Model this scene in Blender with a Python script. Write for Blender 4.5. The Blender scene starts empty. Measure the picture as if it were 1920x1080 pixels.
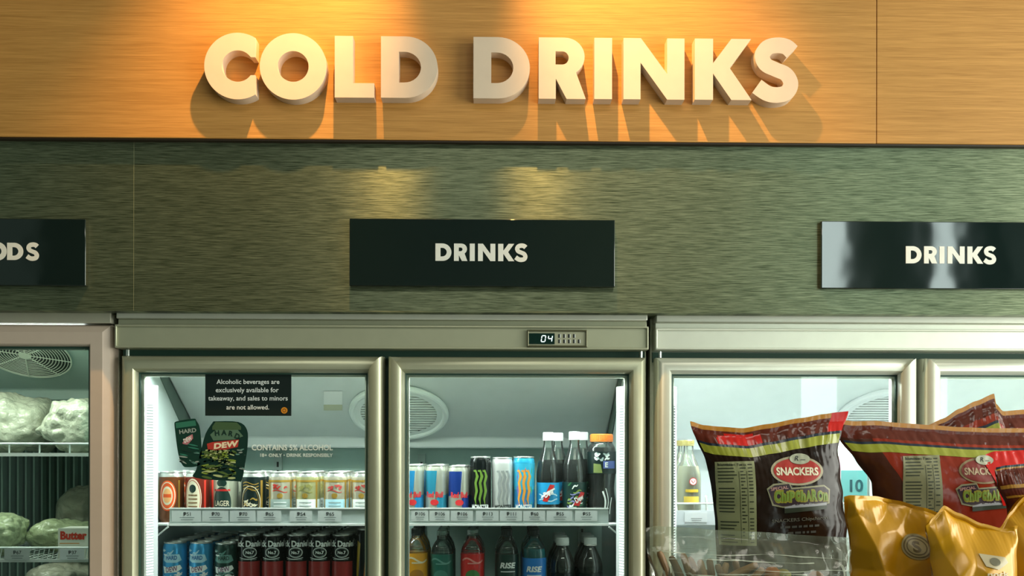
import bpy, bmesh, math, random
from mathutils import Vector, Matrix, noise
from mathutils.geometry import tessellate_polygon
random.seed(7)
C = bpy.context.scene.collection
PI = math.pi

# ------------------------------------------------------------------ camera model
F = 1855.0            # focal length in pixels of a 1920 px wide frame
YAW, ROLL = 0.020, 0.0015
CZ, HOR = 1.65, 845.0
fw = Vector((math.sin(YAW), math.cos(YAW), 0)); rt = Vector((math.cos(YAW), -math.sin(YAW), 0)); up = Vector((0, 0, 1))
rt2 = rt*math.cos(ROLL) + up*math.sin(ROLL); up2 = up*math.cos(ROLL) - rt*math.sin(ROLL)
def P(px, py, Y):
    """world point at depth plane y=Y seen at pixel px,py"""
    d = rt2*((px-960)/F) + up2*((HOR-py)/F) + fw
    return Vector((0, 0, CZ)) + d*(Y/d.y)
def X(px, Y, py=845): return P(px, py, Y).x
def Z(py, Y, px=960): return P(px, py, Y).z
cd = bpy.data.cameras.new('camera'); cam = bpy.data.objects.new('camera', cd); C.objects.link(cam)
cd.sensor_width = 36; cd.lens = F/1920*36; cd.shift_y = (HOR-540)/1920; cd.clip_start = .05
M = Matrix((rt2, up2, -fw)).transposed().to_4x4(); M.translation = (0, 0, CZ)
cam.matrix_world = M
bpy.context.scene.camera = cam

# ------------------------------------------------------------------ materials
def lin(c):
    if isinstance(c, str):
        c = c.lstrip('#'); c = [int(c[i:i+2], 16)/255 for i in (0, 2, 4)]
        c = [x/12.92 if x <= .04045 else ((x+.055)/1.055)**2.4 for x in c]
    return tuple(c)+(1,)
def nodes(name):
    m = bpy.data.materials.new(name); m.use_nodes = True
    nt = m.node_tree; nt.nodes.clear()
    out = nt.nodes.new('ShaderNodeOutputMaterial')
    def N(t, **k):
        n = nt.nodes.new(t)
        for a, b in k.items():
            if a.startswith('_'): setattr(n, a[1:], b)
            else: n.inputs[a.replace('_', ' ')].default_value = b
        return n
    return m, nt, out, N
MATS = {}
def mat(name, col, rough=.5, metal=0., var=.06, vscale=30., bump=0., bscale=200., bdist=.002, coat=0., spec=.5, trans=0., emit=None, es=0.):
    """principled surface whose colour varies a little with a noise texture"""
    if name in MATS: return MATS[name]
    m, nt, out, N = nodes(name); L = nt.links.new
    b = N('ShaderNodeBsdfPrincipled'); b.inputs['Roughness'].default_value = rough; b.inputs['Metallic'].default_value = metal
    b.inputs['Coat Weight'].default_value = coat; b.inputs['Specular IOR Level'].default_value = spec
    b.inputs['Transmission Weight'].default_value = trans
    c = lin(col)
    tc = N('ShaderNodeTexCoord'); nz = N('ShaderNodeTexNoise'); nz.inputs['Scale'].default_value = vscale
    L(tc.outputs['Object'], nz.inputs['Vector'])
    mx = N('ShaderNodeMix', _data_type='RGBA'); mx.inputs['A'].default_value = tuple(x*(1-var) for x in c[:3])+(1,)
    mx.inputs['B'].default_value = tuple(min(1, x*(1+var)) for x in c[:3])+(1,)
    L(nz.outputs['Fac'], mx.inputs['Factor']); L(mx.outputs['Result'], b.inputs['Base Color'])
    if bump:
        n2 = N('ShaderNodeTexNoise'); n2.inputs['Scale'].default_value = bscale; L(tc.outputs['Object'], n2.inputs['Vector'])
        bp = N('ShaderNodeBump'); bp.inputs['Strength'].default_value = bump; bp.inputs['Distance'].default_value = bdist
        L(n2.outputs['Fac'], bp.inputs['Height']); L(bp.outputs['Normal'], b.inputs['Normal'])
    if emit: b.inputs['Emission Color'].default_value = lin(emit); b.inputs['Emission Strength'].default_value = es
    L(b.outputs[0], out.inputs[0]); MATS[name] = m
    return m
def wood_mat():
    m, nt, out, N = nodes('maple_veneer'); L = nt.links.new
    b = N('ShaderNodeBsdfPrincipled'); b.inputs['Roughness'].default_value = .5; b.inputs['Specular IOR Level'].default_value = .3
    tc = N('ShaderNodeTexCoord'); mp = N('ShaderNodeMapping'); mp.inputs['Scale'].default_value = (1.2, 1, 55)
    L(tc.outputs['Object'], mp.inputs[0])
    n1 = N('ShaderNodeTexNoise'); n1.inputs['Scale'].default_value = 3.5; n1.inputs['Detail'].default_value = 8; n1.inputs['Roughness'].default_value = .7
    L(mp.outputs[0], n1.inputs['Vector'])
    mp2 = N('ShaderNodeMapping'); mp2.inputs['Scale'].default_value = (3, 1, 260); L(tc.outputs['Object'], mp2.inputs[0])
    n2 = N('ShaderNodeTexNoise'); n2.inputs['Scale'].default_value = 5; n2.inputs['Detail'].default_value = 3; L(mp2.outputs[0], n2.inputs['Vector'])
    ad = N('ShaderNodeMath', _operation='ADD'); L(n1.outputs['Fac'], ad.inputs[0]); L(n2.outputs['Fac'], ad.inputs[1])
    r = N('ShaderNodeValToRGB'); e = r.color_ramp.elements
    e[0].position = .72/2*1; e[0].color = (.37, .17, .036, 1); e[1].position = .64; e[1].color = (.60, .30, .078, 1)
    hf = N('ShaderNodeMath', _operation='MULTIPLY'); hf.inputs[1].default_value = .5; L(ad.outputs[0], hf.inputs[0])
    L(hf.outputs[0], r.inputs[0]); L(r.outputs[0], b.inputs['Base Color'])
    L(b.outputs[0], out.inputs[0]); MATS['wood'] = m; return m
def brushed_mat():
    m, nt, out, N = nodes('brushed_metal_laminate'); L = nt.links.new
    b = N('ShaderNodeBsdfPrincipled'); b.inputs['Metallic'].default_value = .8
    b.inputs['Anisotropic'].default_value = .96; b.inputs['Anisotropic Rotation'].default_value = .25
    tg = N('ShaderNodeTangent', _direction_type='RADIAL', _axis='Z'); L(tg.outputs[0], b.inputs['Tangent'])
    tc = N('ShaderNodeTexCoord'); mp = N('ShaderNodeMapping'); mp.inputs['Scale'].default_value = (11, 1, 520)
    L(tc.outputs['Object'], mp.inputs[0])
    n1 = N('ShaderNodeTexNoise'); n1.inputs['Scale'].default_value = 2.2; n1.inputs['Detail'].default_value = 3; n1.inputs['Roughness'].default_value = .6
    L(mp.outputs[0], n1.inputs['Vector'])
    r = N('ShaderNodeValToRGB'); e = r.color_ramp.elements
    e[0].position = .36; e[0].color = (.075, .10, .055, 1); e[1].position = .66; e[1].color = (.33, .38, .24, 1)
    L(n1.outputs['Fac'], r.inputs[0]); L(r.outputs[0], b.inputs['Base Color'])
    mr = N('ShaderNodeMapRange'); mr.inputs['To Min'].default_value = .30; mr.inputs['To Max'].default_value = .44
    L(n1.outputs['Fac'], mr.inputs['Value']); L(mr.outputs[0], b.inputs['Roughness'])
    bp = N('ShaderNodeBump'); bp.inputs['Strength'].default_value = .25; bp.inputs['Distance'].default_value = .0006
    L(n1.outputs['Fac'], bp.inputs['Height']); L(bp.outputs[0], b.inputs['Normal'])
    L(b.outputs[0], out.inputs[0]); MATS['brushed'] = m; return m
def clear_mat(name, tint, diff=0., dcol=(.8, .8, .8), rough=.05, ior=1.45, gain=1., nscale=0., nmin=0.):
    """thin clear film or pane: transparent, a little diffuse, fresnel gloss"""
    m, nt, out, N = nodes(name); L = nt.links.new
    t = N('ShaderNodeBsdfTransparent'); t.inputs[0].default_value = lin(tint)
    d = N('ShaderNodeBsdfDiffuse'); d.inputs[0].default_value = lin(dcol)
    g = N('ShaderNodeBsdfGlossy'); g.inputs['Roughness'].default_value = rough
    f = N('ShaderNodeFresnel'); f.inputs['IOR'].default_value = ior
    ml = N('ShaderNodeMath', _operation='MULTIPLY'); ml.inputs[1].default_value = gain; L(f.outputs[0], ml.inputs[0])
    m1 = N('ShaderNodeMixShader'); m1.inputs[0].default_value = diff; L(t.outputs[0], m1.inputs[1]); L(d.outputs[0], m1.inputs[2])
    if nscale:
        tc = N('ShaderNodeTexCoord'); nz = N('ShaderNodeTexNoise'); nz.inputs['Scale'].default_value = nscale; nz.inputs['Detail'].default_value = 4
        L(tc.outputs['Object'], nz.inputs['Vector']); mr = N('ShaderNodeMapRange')
        mr.inputs['From Min'].default_value = .35; mr.inputs['From Max'].default_value = .7
        mr.inputs['To Min'].default_value = nmin; mr.inputs['To Max'].default_value = diff
        L(nz.outputs['Fac'], mr.inputs['Value']); L(mr.outputs[0], m1.inputs[0])
    m2 = N('ShaderNodeMixShader'); L(ml.outputs[0], m2.inputs[0]); L(m1.outputs[0], m2.inputs[1]); L(g.outputs[0], m2.inputs[2])
    L(m2.outputs[0], out.inputs[0]); MATS[name] = m; return m
def emit_mat(name, col, s, dots=0.):
    m, nt, out, N = nodes(name); L = nt.links.new
    e = N('ShaderNodeEmission'); e.inputs[0].default_value = lin(col); e.inputs[1].default_value = s
    if dots:      # separate diodes along the strip
        tc = N('ShaderNodeTexCoord'); w = N('ShaderNodeTexWave', _wave_type='BANDS', _bands_direction='Z'); w.inputs['Scale'].default_value = dots
        L(tc.outputs['Object'], w.inputs['Vector']); mr = N('ShaderNodeMapRange')
        mr.inputs['From Min'].default_value = .25; mr.inputs['From Max'].default_value = .6
        mr.inputs['To Min'].default_value = s*.18; mr.inputs['To Max'].default_value = s
        L(w.outputs['Fac'], mr.inputs['Value']); L(mr.outputs[0], e.inputs[1])
    L(e.outputs[0], out.inputs[0]); MATS[name] = m; return m

# ------------------------------------------------------------------ mesh helpers
class MB:
    def __init__(s): s.v = []; s.f = []; s.m = []; s.mats = []
    def mi(s, m):
        if m not in s.mats: s.mats.append(m)
        return s.mats.index(m)
    def add(s, vs, fs, m):
        b = len(s.v); s.v += [tuple(v) for v in vs]; i = s.mi(m)
        for f in fs: s.f.append(tuple(b+k for k in f)); s.m.append(i)
    def box(s, x0, x1, y0, y1, z0, z1, m):
        s.add([(x0,y0,z0),(x1,y0,z0),(x1,y1,z0),(x0,y1,z0),(x0,y0,z1),(x1,y0,z1),(x1,y1,z1),(x0,y1,z1)],
              [(0,3,2,1),(4,5,6,7),(0,1,5,4),(1,2,6,5),(2,3,7,6),(3,0,4,7)], m)
    def lathe(s, prof, m, n=24, c=(0,0,0), mf=None):
        """profile of (r,z); mf(i) gives the material of segment i"""
        b = len(s.v)
        for r, z in prof:
            for k in range(n):
                a = 2*PI*k/n; s.v.append((c[0]+r*math.sin(a), c[1]-r*math.cos(a), c[2]+z))
        for i in range(len(prof)-1):
            mm = s.mi(mf(i) if mf else m)
            for k in range(n):
                k2 = (k+1) % n
                s.f.append((b+i*n+k, b+i*n+k2, b+(i+1)*n+k2, b+(i+1)*n+k)); s.m.append(mm)
        if prof[0][0] > 1e-6: s.f.append(tuple(b+k for k in reversed(range(n)))); s.m.append(s.mi(mf(0) if mf else m))
        if prof[-1][0] > 1e-6: s.f.append(tuple(b+(len(prof)-1)*n+k for k in range(n))); s.m.append(s.mi(mf(len(prof)-2) if mf else m))
    def tube(s, pts, r, m, n=8, closed=False):
        pts = [Vector(p) for p in pts]; b = len(s.v); N = len(pts)
        for i, p in enumerate(pts):
            if closed: t = pts[(i+1) % N]-pts[i-1]
            else: t = pts[min(i+1, N-1)]-pts[max(i-1, 0)]
            t.normalize(); a = t.cross(Vector((0,0,1)))
            if a.length < .05: a = t.cross(Vector((0,1,0)))
            a.normalize(); c = t.cross(a)
            rr = r[i] if isinstance(r, (list, tuple)) else r
            for k in range(n):
                q = 2*PI*k/n; s.v.append(tuple(p+a*rr*math.cos(q)+c*rr*math.sin(q)))
        mm = s.mi(m)
        for i in range(N if closed else N-1):
            j = (i+1) % N
            for k in range(n):
                k2 = (k+1) % n; s.f.append((b+i*n+k, b+i*n+k2, b+j*n+k2, b+j*n+k)); s.m.append(mm)
        if not closed:
            s.f.append(tuple(b+k for k in reversed(range(n)))); s.m.append(mm)
            s.f.append(tuple(b+(N-1)*n+k for k in range(n))); s.m.append(mm)
    def prism(s, loops, T, d, m, ms=None):
        """2-D loops (first outer, rest holes) filled; T(a,b,depth)->point; from depth 0 (front) to d"""
        tri = tessellate_polygon([[Vector((p[0], p[1], 0)) for p in l] for l in loops])
        flat = [p for l in loops for p in l]; n = len(flat)
        s.add([T(p[0], p[1], 0) for p in flat]+[T(p[0], p[1], d) for p in flat],
              [tuple(t) for t in tri]+[tuple(n+k for k in reversed(t)) for t in tri], m)
        b = len(s.v)-2*n; o = 0; mm = s.mi(ms or m)
        for l in loops:
            k = len(l)
            for i in range(k):
                j = (i+1) % k
                s.f.append((b+o+i, b+o+j, b+n+o+j, b+n+o+i)); s.m.append(mm)
            o += k
    def stamp(s, shape, T, m):
        if hasattr(T, 'maxlen'): shape = subdiv(shape, T.maxlen)
        vs, fs = shape; s.add([T(*v) for v in vs], fs, m)
    def frame(s, x0, x1, z0, z1, prof, m):
        """mitred rectangular ring; prof = closed list of (inset, y)"""
        b = len(s.v); n = len(prof); mm = s.mi(m)
        for u, y in prof: s.v += [(x0+u,y,z0+u),(x1-u,y,z0+u),(x1-u,y,z1-u),(x0+u,y,z1-u)]
        for i in range(n):
            j = (i+1) % n
            for k in range(4):
                l = (k+1) % 4; s.f.append((b+i*4+k, b+i*4+l, b+j*4+l, b+j*4+k)); s.m.append(mm)
    def build(s, name, parent=None, origin=None, bevel=0., sharp=35, smooth=True, recalc=True):
        o3 = Vector(origin) if origin is not None else (parent_world(parent) if parent else Vector((0,0,0)))
        me = bpy.data.meshes.new(name)
        me.from_pydata([tuple(Vector(v)-o3) for v in s.v], [], s.f)
        for m in s.mats: me.materials.append(m)
        me.polygons.foreach_set('material_index', s.m)
        if recalc:
            bm = bmesh.new(); bm.from_mesh(me); bmesh.ops.recalc_face_normals(bm, faces=bm.faces); bm.to_mesh(me); bm.free()
        me.polygons.foreach_set('use_smooth', [smooth]*len(me.polygons))
        if smooth: me.set_sharp_from_angle(angle=math.radians(sharp))
        ob = bpy.data.objects.new(name, me); C.objects.link(ob)
        if parent: ob.parent = parent
        elif origin is not None: ob.location = o3
        if bevel:
            md = ob.modifiers.new('edge', 'BEVEL'); md.width = bevel; md.segments = 2; md.limit_method = 'ANGLE'
        return ob
def parent_world(p):
    v = Vector((0,0,0))
    while p is not None: v += p.location; p = p.parent
    return v
def tag(o, label=None, cat=None, group=None, kind=None):
    if label: o['label'] = label
    if cat: o['category'] = cat
    if group: o['group'] = group
    if kind: o['kind'] = kind
    return o
def thing(name, label, cat, loc=(0,0,0), group=None):
    o = bpy.data.objects.new(name, None); C.objects.link(o); o.location = loc; o.empty_display_size = .02
    return tag(o, label, cat, group)
KIDS = {}
def copy_tree(o, parent=None):
    c = o.copy(); C.objects.link(c)
    if parent: c.parent = parent
    for ch in [k for k in C.objects if k.parent == o]: copy_tree(ch, c)
    return c

def subdiv(shape, L):
    """split triangles until no edge is longer than L, so that prints hug curved surfaces"""
    vs = list(shape[0]); out = []; todo = []
    for f in shape[1]:
        for k in range(1, len(f)-1): todo.append((f[0], f[k], f[k+1]))
    mids = {}
    while todo:
        t = todo.pop(); e = [(math.dist(vs[t[i]], vs[t[(i+1) % 3]]), i) for i in range(3)]; l, i = max(e)
        if l <= L or len(vs) > 40000: out.append(t); continue
        a, b, c = t[i], t[(i+1) % 3], t[(i+2) % 3]; k = (min(a, b), max(a, b))
        if k not in mids: mids[k] = len(vs); vs.append(((vs[a][0]+vs[b][0])/2, (vs[a][1]+vs[b][1])/2))
        m = mids[k]; todo += [(a, m, c), (m, b, c)]
    return vs, out
# 2-D shapes ------------------------------------------------------------------
_tx = {}
def text2d(body, bold=0.):
    k = (body, bold)
    if k not in _tx:
        cu = bpy.data.curves.new('t', 'FONT'); cu.body = body; cu.size = 1; cu.offset = bold; cu.resolution_u = 3
        ob = bpy.data.objects.new('t', cu); me = ob.to_mesh()
        vs = [(v.co.x, v.co.y) for v in me.vertices]; fs = [tuple(p.vertices) for p in me.polygons]
        ob.to_mesh_clear(); bpy.data.objects.remove(ob); bpy.data.curves.remove(cu)
        _tx[k] = (vs, fs)
    return _tx[k]
def fit(shape, cx, cy, w=None, h=None, rot=0., down=False, shear=0.):
    """centre a 2-D shape on cx,cy with width w and/or height h; down: second axis runs downwards"""
    vs, fs = shape
    x0 = min(v[0] for v in vs); x1 = max(v[0] for v in vs); y0 = min(v[1] for v in vs); y1 = max(v[1] for v in vs)
    sx = w/(x1-x0) if w else None; sy = h/(y1-y0) if h else None
    sx = sx or sy; sy = sy or sx
    c, s = math.cos(rot), math.sin(rot); o = []
    for x, y in vs:
        a = (x-(x0+x1)/2)*sx; b = (y-(y0+y1)/2)*sy; a += shear*b
        a, b = a*c-b*s, a*s+b*c
        o.append((cx+a, cy-b if down else cy+b))
    return o, fs
def rect2(x0, x1, y0, y1, nx=1, ny=1):
    vs = [(x0+(x1-x0)*i/nx, y0+(y1-y0)*j/ny) for j in range(ny+1) for i in range(nx+1)]
    return vs, [(j*(nx+1)+i, j*(nx+1)+i+1, (j+1)*(nx+1)+i+1, (j+1)*(nx+1)+i) for j in range(ny) for i in range(nx)]
def ell2(cx, cy, rx, ry, n=28, rings=4):
    vs = [(cx, cy)]; fs = []
    for r in range(1, rings+1):
        for k in range(n): a = 2*PI*k/n; vs.append((cx+rx*r/rings*math.cos(a), cy+ry*r/rings*math.sin(a)))
    for k in range(n): fs.append((0, 1+k, 1+(k+1) % n))
    for r in range(1, rings):
        for k in range(n): a = 1+(r-1)*n; b = 1+r*n; fs.append((a+k, b+k, b+(k+1) % n, a+(k+1) % n))
    return vs, fs
def ring2(cx, cy, rx, ry, t, n=32):
    vs = []; fs = []
    for k in range(n):
        a = 2*PI*k/n; vs += [(cx+rx*math.cos(a), cy+ry*math.sin(a)), (cx+(rx-t)*math.cos(a), cy+(ry-t)*math.sin(a))]
    for k in range(n): j = (k+1) % n; fs.append((2*k, 2*j, 2*j+1, 2*k+1))
    return vs, fs
def poly2(pts):
    return list(pts), [tuple(t) for t in tessellate_polygon([[Vector((p[0], p[1], 0)) for p in pts]])]
def line2(pts, t):
    """ribbon along a polyline"""
    vs = []; fs = []; n = len(pts)
    for i, p in enumerate(pts):
        a = pts[max(i-1, 0)]; b = pts[min(i+1, n-1)]; dx, dy = b[0]-a[0], b[1]-a[1]; l = math.hypot(dx, dy) or 1
        tt = t[i] if isinstance(t, (list, tuple)) else t
        vs += [(p[0]-dy/l*tt/2, p[1]+dx/l*tt/2), (p[0]+dy/l*tt/2, p[1]-dx/l*tt/2)]
    for i in range(n-1): fs.append((2*i, 2*i+1, 2*i+3, 2*i+2))
    return vs, fs
def merge2(*shapes):
    vs = []; fs = []
    for v, f in shapes: b = len(vs); vs += v; fs += [tuple(b+k for k in q) for q in f]
    return vs, fs

def catmull(pts, n=8):
    out = []
    for i in range(len(pts)-1):
        p0, p1, p2, p3 = pts[max(i-1, 0)], pts[i], pts[i+1], pts[min(i+2, len(pts)-1)]
        for k in range(n):
            t = k/n; out.append(tuple(.5*((2*p1[j])+(-p0[j]+p2[j])*t+(2*p0[j]-5*p1[j]+4*p2[j]-p3[j])*t*t+(-p0[j]+3*p1[j]-3*p2[j]+p3[j])*t**3) for j in range(2)))
    out.append(tuple(pts[-1])); return out
def arc(cx, cy, rx, ry, a0, a1, n=20):
    return [(cx+rx*math.cos(math.radians(a0+(a1-a0)*k/n)), cy+ry*math.sin(math.radians(a0+(a1-a0)*k/n))) for k in range(n+1)]
# heavy geometric capitals, cap height 1
def S_loop():
    sp = catmull([(.655,.795),(.56,.875),(.41,.90),(.25,.86),(.165,.73),(.22,.585),(.39,.50),(.555,.425),(.635,.275),(.57,.13),(.40,.085),(.24,.115),(.075,.225)], 6)
    t = .265; a = []; b = []
    for i, p in enumerate(sp):
        q, r = sp[max(i-1, 0)], sp[min(i+1, len(sp)-1)]; dx, dy = r[0]-q[0], r[1]-q[1]; l = math.hypot(dx, dy)
        w = t*(.9+.1*abs(2*i/len(sp)-1))
        a.append((p[0]-dy/l*w/2, p[1]+dx/l*w/2)); b.append((p[0]+dy/l*w/2, p[1]-dx/l*w/2))
    return [a+b[::-1]]
GL = {
 'I': [[(0,0),(0,1),(.29,1),(.29,0)]],
 'L': [[(0,0),(0,1),(.295,1),(.295,.235),(.64,.235),(.64,0)]],
 'F': [[(0,0),(0,1),(.60,1),(.60,.76),(.29,.76),(.29,.62),(.56,.62),(.56,.39),(.29,.39),(.29,0)]],
 'D': [[(0,0),(0,1)]+arc(.40,.5,.52,.5,90,-90,24), [(.29,.25),(.29,.75)]+arc(.38,.5,.27,.25,90,-90,16)],
 'O': [arc(.54,.5,.54,.54,0,357,60), arc(.54,.5,.25,.25,0,352,40)],
 'C': [arc(.54,.5,.54,.54,58,302,44)+[(.825,.355)]+arc(.54,.5,.255,.255,-35,-325,30)+[(.825,.645)]],
 'R': [[(0,0),(0,1)]+arc(.42,.69,.33,.31,90,-55,18)+[(.77,0),(.455,0),(.28,.33),(.28,0)], [(.275,.56),(.275,.775)]+arc(.385,.6675,.105,.1075,90,-90,12)],
 'N': [[(0,0),(0,1),(.285,1),(.715,.42),(.715,1),(1,1),(1,0),(.715,0),(.28,.60),(.28,0)]],
 'K': [[(0,0),(0,1),(.30,1),(.30,.60),(.60,1),(.925,1),(.575,.52),(.935,0),(.60,0),(.30,.43),(.30,0)]],
 'S': S_loop(),
}
def glyph(ch):
    loops = GL[ch]; tri = tessellate_polygon([[Vector((p[0], p[1], 0)) for p in l] for l in loops])
    return [p for l in loops for p in l], [tuple(t) for t in tri]

# common materials
WHITE = mat('white_paint', '#d8dcd6', .45); INK = mat('black_ink', '#161c1a', .5); PAPER = mat('white_card', '#c9ccc8', .6)
CREAM = mat('cream_letter_paint', (.68, .53, .39), .5); SIGN = mat('dark_green_acrylic', '#0d1a18', .06, spec=.9, var=.02, bump=.10, bscale=6, bdist=.012)
OFFW = mat('offwhite_vinyl', '#e2e0d4', .5)
STEEL = mat('champagne_aluminium', (.46, .47, .33), .36, .45, bump=.05, bscale=60); STEEL2 = mat('pale_aluminium', (.70, .72, .60), .34, .35)
PINK = mat('beige_powder_coat', (.53, .43, .345), .45); DARKGAP = mat('dark_green_gasket', '#24463a', .6)
LINER = mat('fridge_liner', (.47, .55, .53), .42); LINERB = mat('fridge_back_liner', (.36, .50, .45), .45)
LINERW = mat('white_fridge_liner', (.78, .82, .83), .42)
SHELFW = mat('white_coated_wire', (.72, .78, .75), .4); CHROME = mat('chrome_wire', (.7, .75, .72), .2, .9)
GLASS = clear_mat('door_glass', (.93, .97, .955), 0, rough=.015, ior=1.4)
ALU = mat('can_aluminium', (.72, .74, .70), .28, .85)
RED = mat('red_print', '#b3201c', .4); GOLD = mat('gold_print', '#b08d3c', .35, .4); BLACK = mat('black_plastic', '#0c1413', .35)
wood_mat(); brushed_mat()

# ------------------------------------------------------------------ setting
YW, YM, YL, YD = 2.145, 2.165, 2.113, 2.20
def structure(mb, name, **k): return tag(mb.build(name, origin=(0,0,0), **k), kind='structure')
zw = Z(263.5, YW); zb = Z(586, YM)
b = MB(); xs = X(1643.5, YW, 140)
b.box(-2.6, xs-.0006, YW, YW+.10, zw, 3.58, MATS['wood']); b.box(xs+.0006, 3.0, YW, YW+.10, zw, 3.58, MATS['wood'])
structure(b, 'wall_upper', bevel=.0012)
b = MB(); xm = X(251, YM, 430)
b.box(-2.6, xm-.0007, YM, YM+.10, zb, zw-.0005, MATS['brushed']); b.box(xm+.0007, 3.0, YM, YM+.10, zb, zw-.0005, MATS['brushed'])
b.box(xm-.0007, xm+.0007, YM+.0006, YM+.09, zb, zw-.0005, mat('seam_highlight', '#8d9070', .5)); structure(b, 'wall_middle')  # pale strip paints the seam's highlight into its colour
b = MB(); b.box(-2.6, 3.0, YW+.004, YW+.02, zw-.0035, zw, mat('dark_trim', '#2a1c0c', .5)); structure(b, 'trim_1')
FL = mat('floor_tile', '#8d8c84', .35, bump=.05, bscale=8); WP = mat('shop_wall_paint', '#5d6a60', .7); CL = mat('ceiling_paint', '#9a9d95', .8)
b = MB(); b.box(-3.4, 3.9, -3.2, 3.2, -.06, 0, FL); structure(b, 'floor')
b = MB(); b.box(-3.4, 3.9, -3.2, 3.2, 3.6, 3.66, CL); structure(b, 'ceiling')
b = MB(); b.box(-3.4, 3.9, 3.06, 3.2, 0, 3.6, WP); structure(b, 'wall_back')
# shopfront behind the camera, two tall daylit panes with a dark column between
b = MB(); b.box(-3.4, 2.36, -3.2, -3.06, 0, 3.6, WP); b.box(2.66, 3.28, -3.2, -3.06, 0, 3.6, WP); b.box(3.52, 3.9, -3.2, -3.06, 0, 3.6, WP)
b.box(2.36, 2.66, -3.2, -3.06, 0, .15, WP); b.box(3.28, 3.52, -3.2, -3.06, 0, .15, WP); structure(b, 'wall_front')
DAY = emit_mat('daylit_pane', (.80, .97, .92), 7.5)
for i, (a, c) in enumerate(((2.36, 2.66), (3.28, 3.52))):
    b = MB(); b.box(a, c, -3.15, -3.13, .15, 3.6, DAY); structure(b, 'window_%d' % (i+1))

# ------------------------------------------------------------------ raised letters
CAP = 115.0
def raised(ch, px, label):
    s = YL/F*CAP; o = P(px, 184.5+(px-940)*.0062, YL); mb = MB()
    d = YW-YL
    mb.prism(GL[ch], lambda a, bb, t: (o.x+a*s, YL+t, o.z+bb*s), d, CREAM)
    ob = mb.build('sign_letter', origin=(o.x, YW, o.z), sharp=30)
    tag(ob, label, 'sign letter', 'raised letters on the wooden fascia')
raised('C', 382.8, 'raised cream capital C at the start of the wooden fascia wording')
raised('O', 486.9, 'raised cream round capital O on the wooden fascia')
raised('L', 627.5, 'raised cream capital L on the wooden fascia')
raised('D', 714.2, 'raised cream capital D right after the L on the wooden fascia')
raised('D', 887.6, 'raised cream capital D right before the R on the wooden fascia')
raised('R', 1010, 'raised cream capital R on the wooden fascia')
raised('I', 1114.3, 'raised cream capital I, a plain upright bar on the wooden fascia')
raised('N', 1169, 'raised cream capital N on the wooden fascia')
raised('K', 1302.7, 'raised cream capital K on the wooden fascia')
raised('S', 1410.5, 'raised cream capital S ending the wooden fascia wording')

# ------------------------------------------------------------------ hanging black signs
ADV = {'D': 1.067, 'R': .907, 'I': .476, 'N': 1.16, 'K': .935, 'S': .8, 'F': .70, 'O': 1.11}
YS = 2.150
def sign(px0, px1, py0, py1, word, cx, cap, label):
    p0 = P(px0, py1, YS); p1 = P(px1, py0, YS)
    r = thing('category_sign', label, 'sign', (p0.x, YM, p0.z), 'black category signs on the metal band')
    mb = MB(); mb.box(p0.x, p1.x, YS, YM-.0004, p0.z, p1.z, SIGN); mb.build('panel', r, bevel=.0015)
    s = YS/F*cap; w = 0
    for c in word: w += ADV[c]
    w -= .03; o = P(cx, (py0+py1)/2, YS); mb = MB(); x = o.x-w*s/2
    for c in word:
        mb.prism(GL[c], lambda a, bb, t: (x+a*s, YS-.0012+t, o.z-s*.5+s*.02+bb*s), .0011, OFFW); x += ADV[c]*s
    mb.build('lettering', r)
sign(-338, 160.5, 410.5, 533.5, 'FOODS', -4, 32, 'black sign at the left edge of the band ending in ODS')
sign(655, 1153, 412.5, 535.5, 'DRINKS', 903, 32.5, 'matt black drinks sign in the middle of the metal band')
sign(1540, 2038, 417.3, 540.5, 'DRINKS', 1783, 32.5, 'glossy black drinks sign with pale window reflections')

# ------------------------------------------------------------------ refrigerators
PROF = [(0,.05),(0,.017),(.004,.009),(.012,.002),(.020,0),(.029,.001),(.033,.005),(.036,.014),(.0375,.022),(.0375,.05)]
def door(parent, x0, x1, z0, z1, m, prof=PROF, inset=.0375, handle=None, gasket=True):
    mb = MB(); mb.frame(x0, x1, z0, z1, [(u, YD+y) for u, y in prof], m); d = mb.build('door', parent, sharp=28)
    mb = MB(); mb.box(x0+inset-.006, x1-inset+.006, YD+.026, YD+.031, z0+inset-.006, z1-inset+.006, GLASS); mb.build('glass_pane', d)
    if gasket:
        mb = MB(); i = inset-.0035; mb.frame(x0+i, x1-i, z0+i, z1-i, [(0,YD+.018),(0,YD+.025),(.006,YD+.025),(.006,YD+.020),(.003,YD+.018)], DARKGAP); mb.build('gasket', d)
        mb = MB(); i = inset+.0005; mb.frame(x0+i, x1-i, z0+i, z1-i, [(0,YD+.0315),(0,YD+.046),(.0065,YD+.046),(.0065,YD+.0315)], STEEL2); mb.build('inner_trim', d)
    if handle:      # convex full-height grip along one stile with a sloping top
        ha, hb, side = handle; n = 14; zt = z1-.001; mb = MB(); vs = []; fs = []
        for k in range(n+1):
            t = k/n; x = ha+(hb-ha)*(.5-.5*math.cos(PI*t)); y = YD+.004-.015*math.sin(PI*t)**.8
            q = (x-ha)/(hb-ha); q = q if side > 0 else 1-q
            vs += [(x, y, z0), (x, y, zt-.034*(1-q)**1.6)]
        for k in range(n): fs.append((2*k, 2*k+2, 2*k+3, 2*k+1))
        mb.add(vs, fs, m); mb.add([vs[2*k+1] for k in range(n+1)]+[(hb, YD+.012, zt-.002), (ha, YD+.012, zt-.03)], [tuple(range(n+3))], m)
        mb.build('handle', d, sharp=50)
    return d
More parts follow.
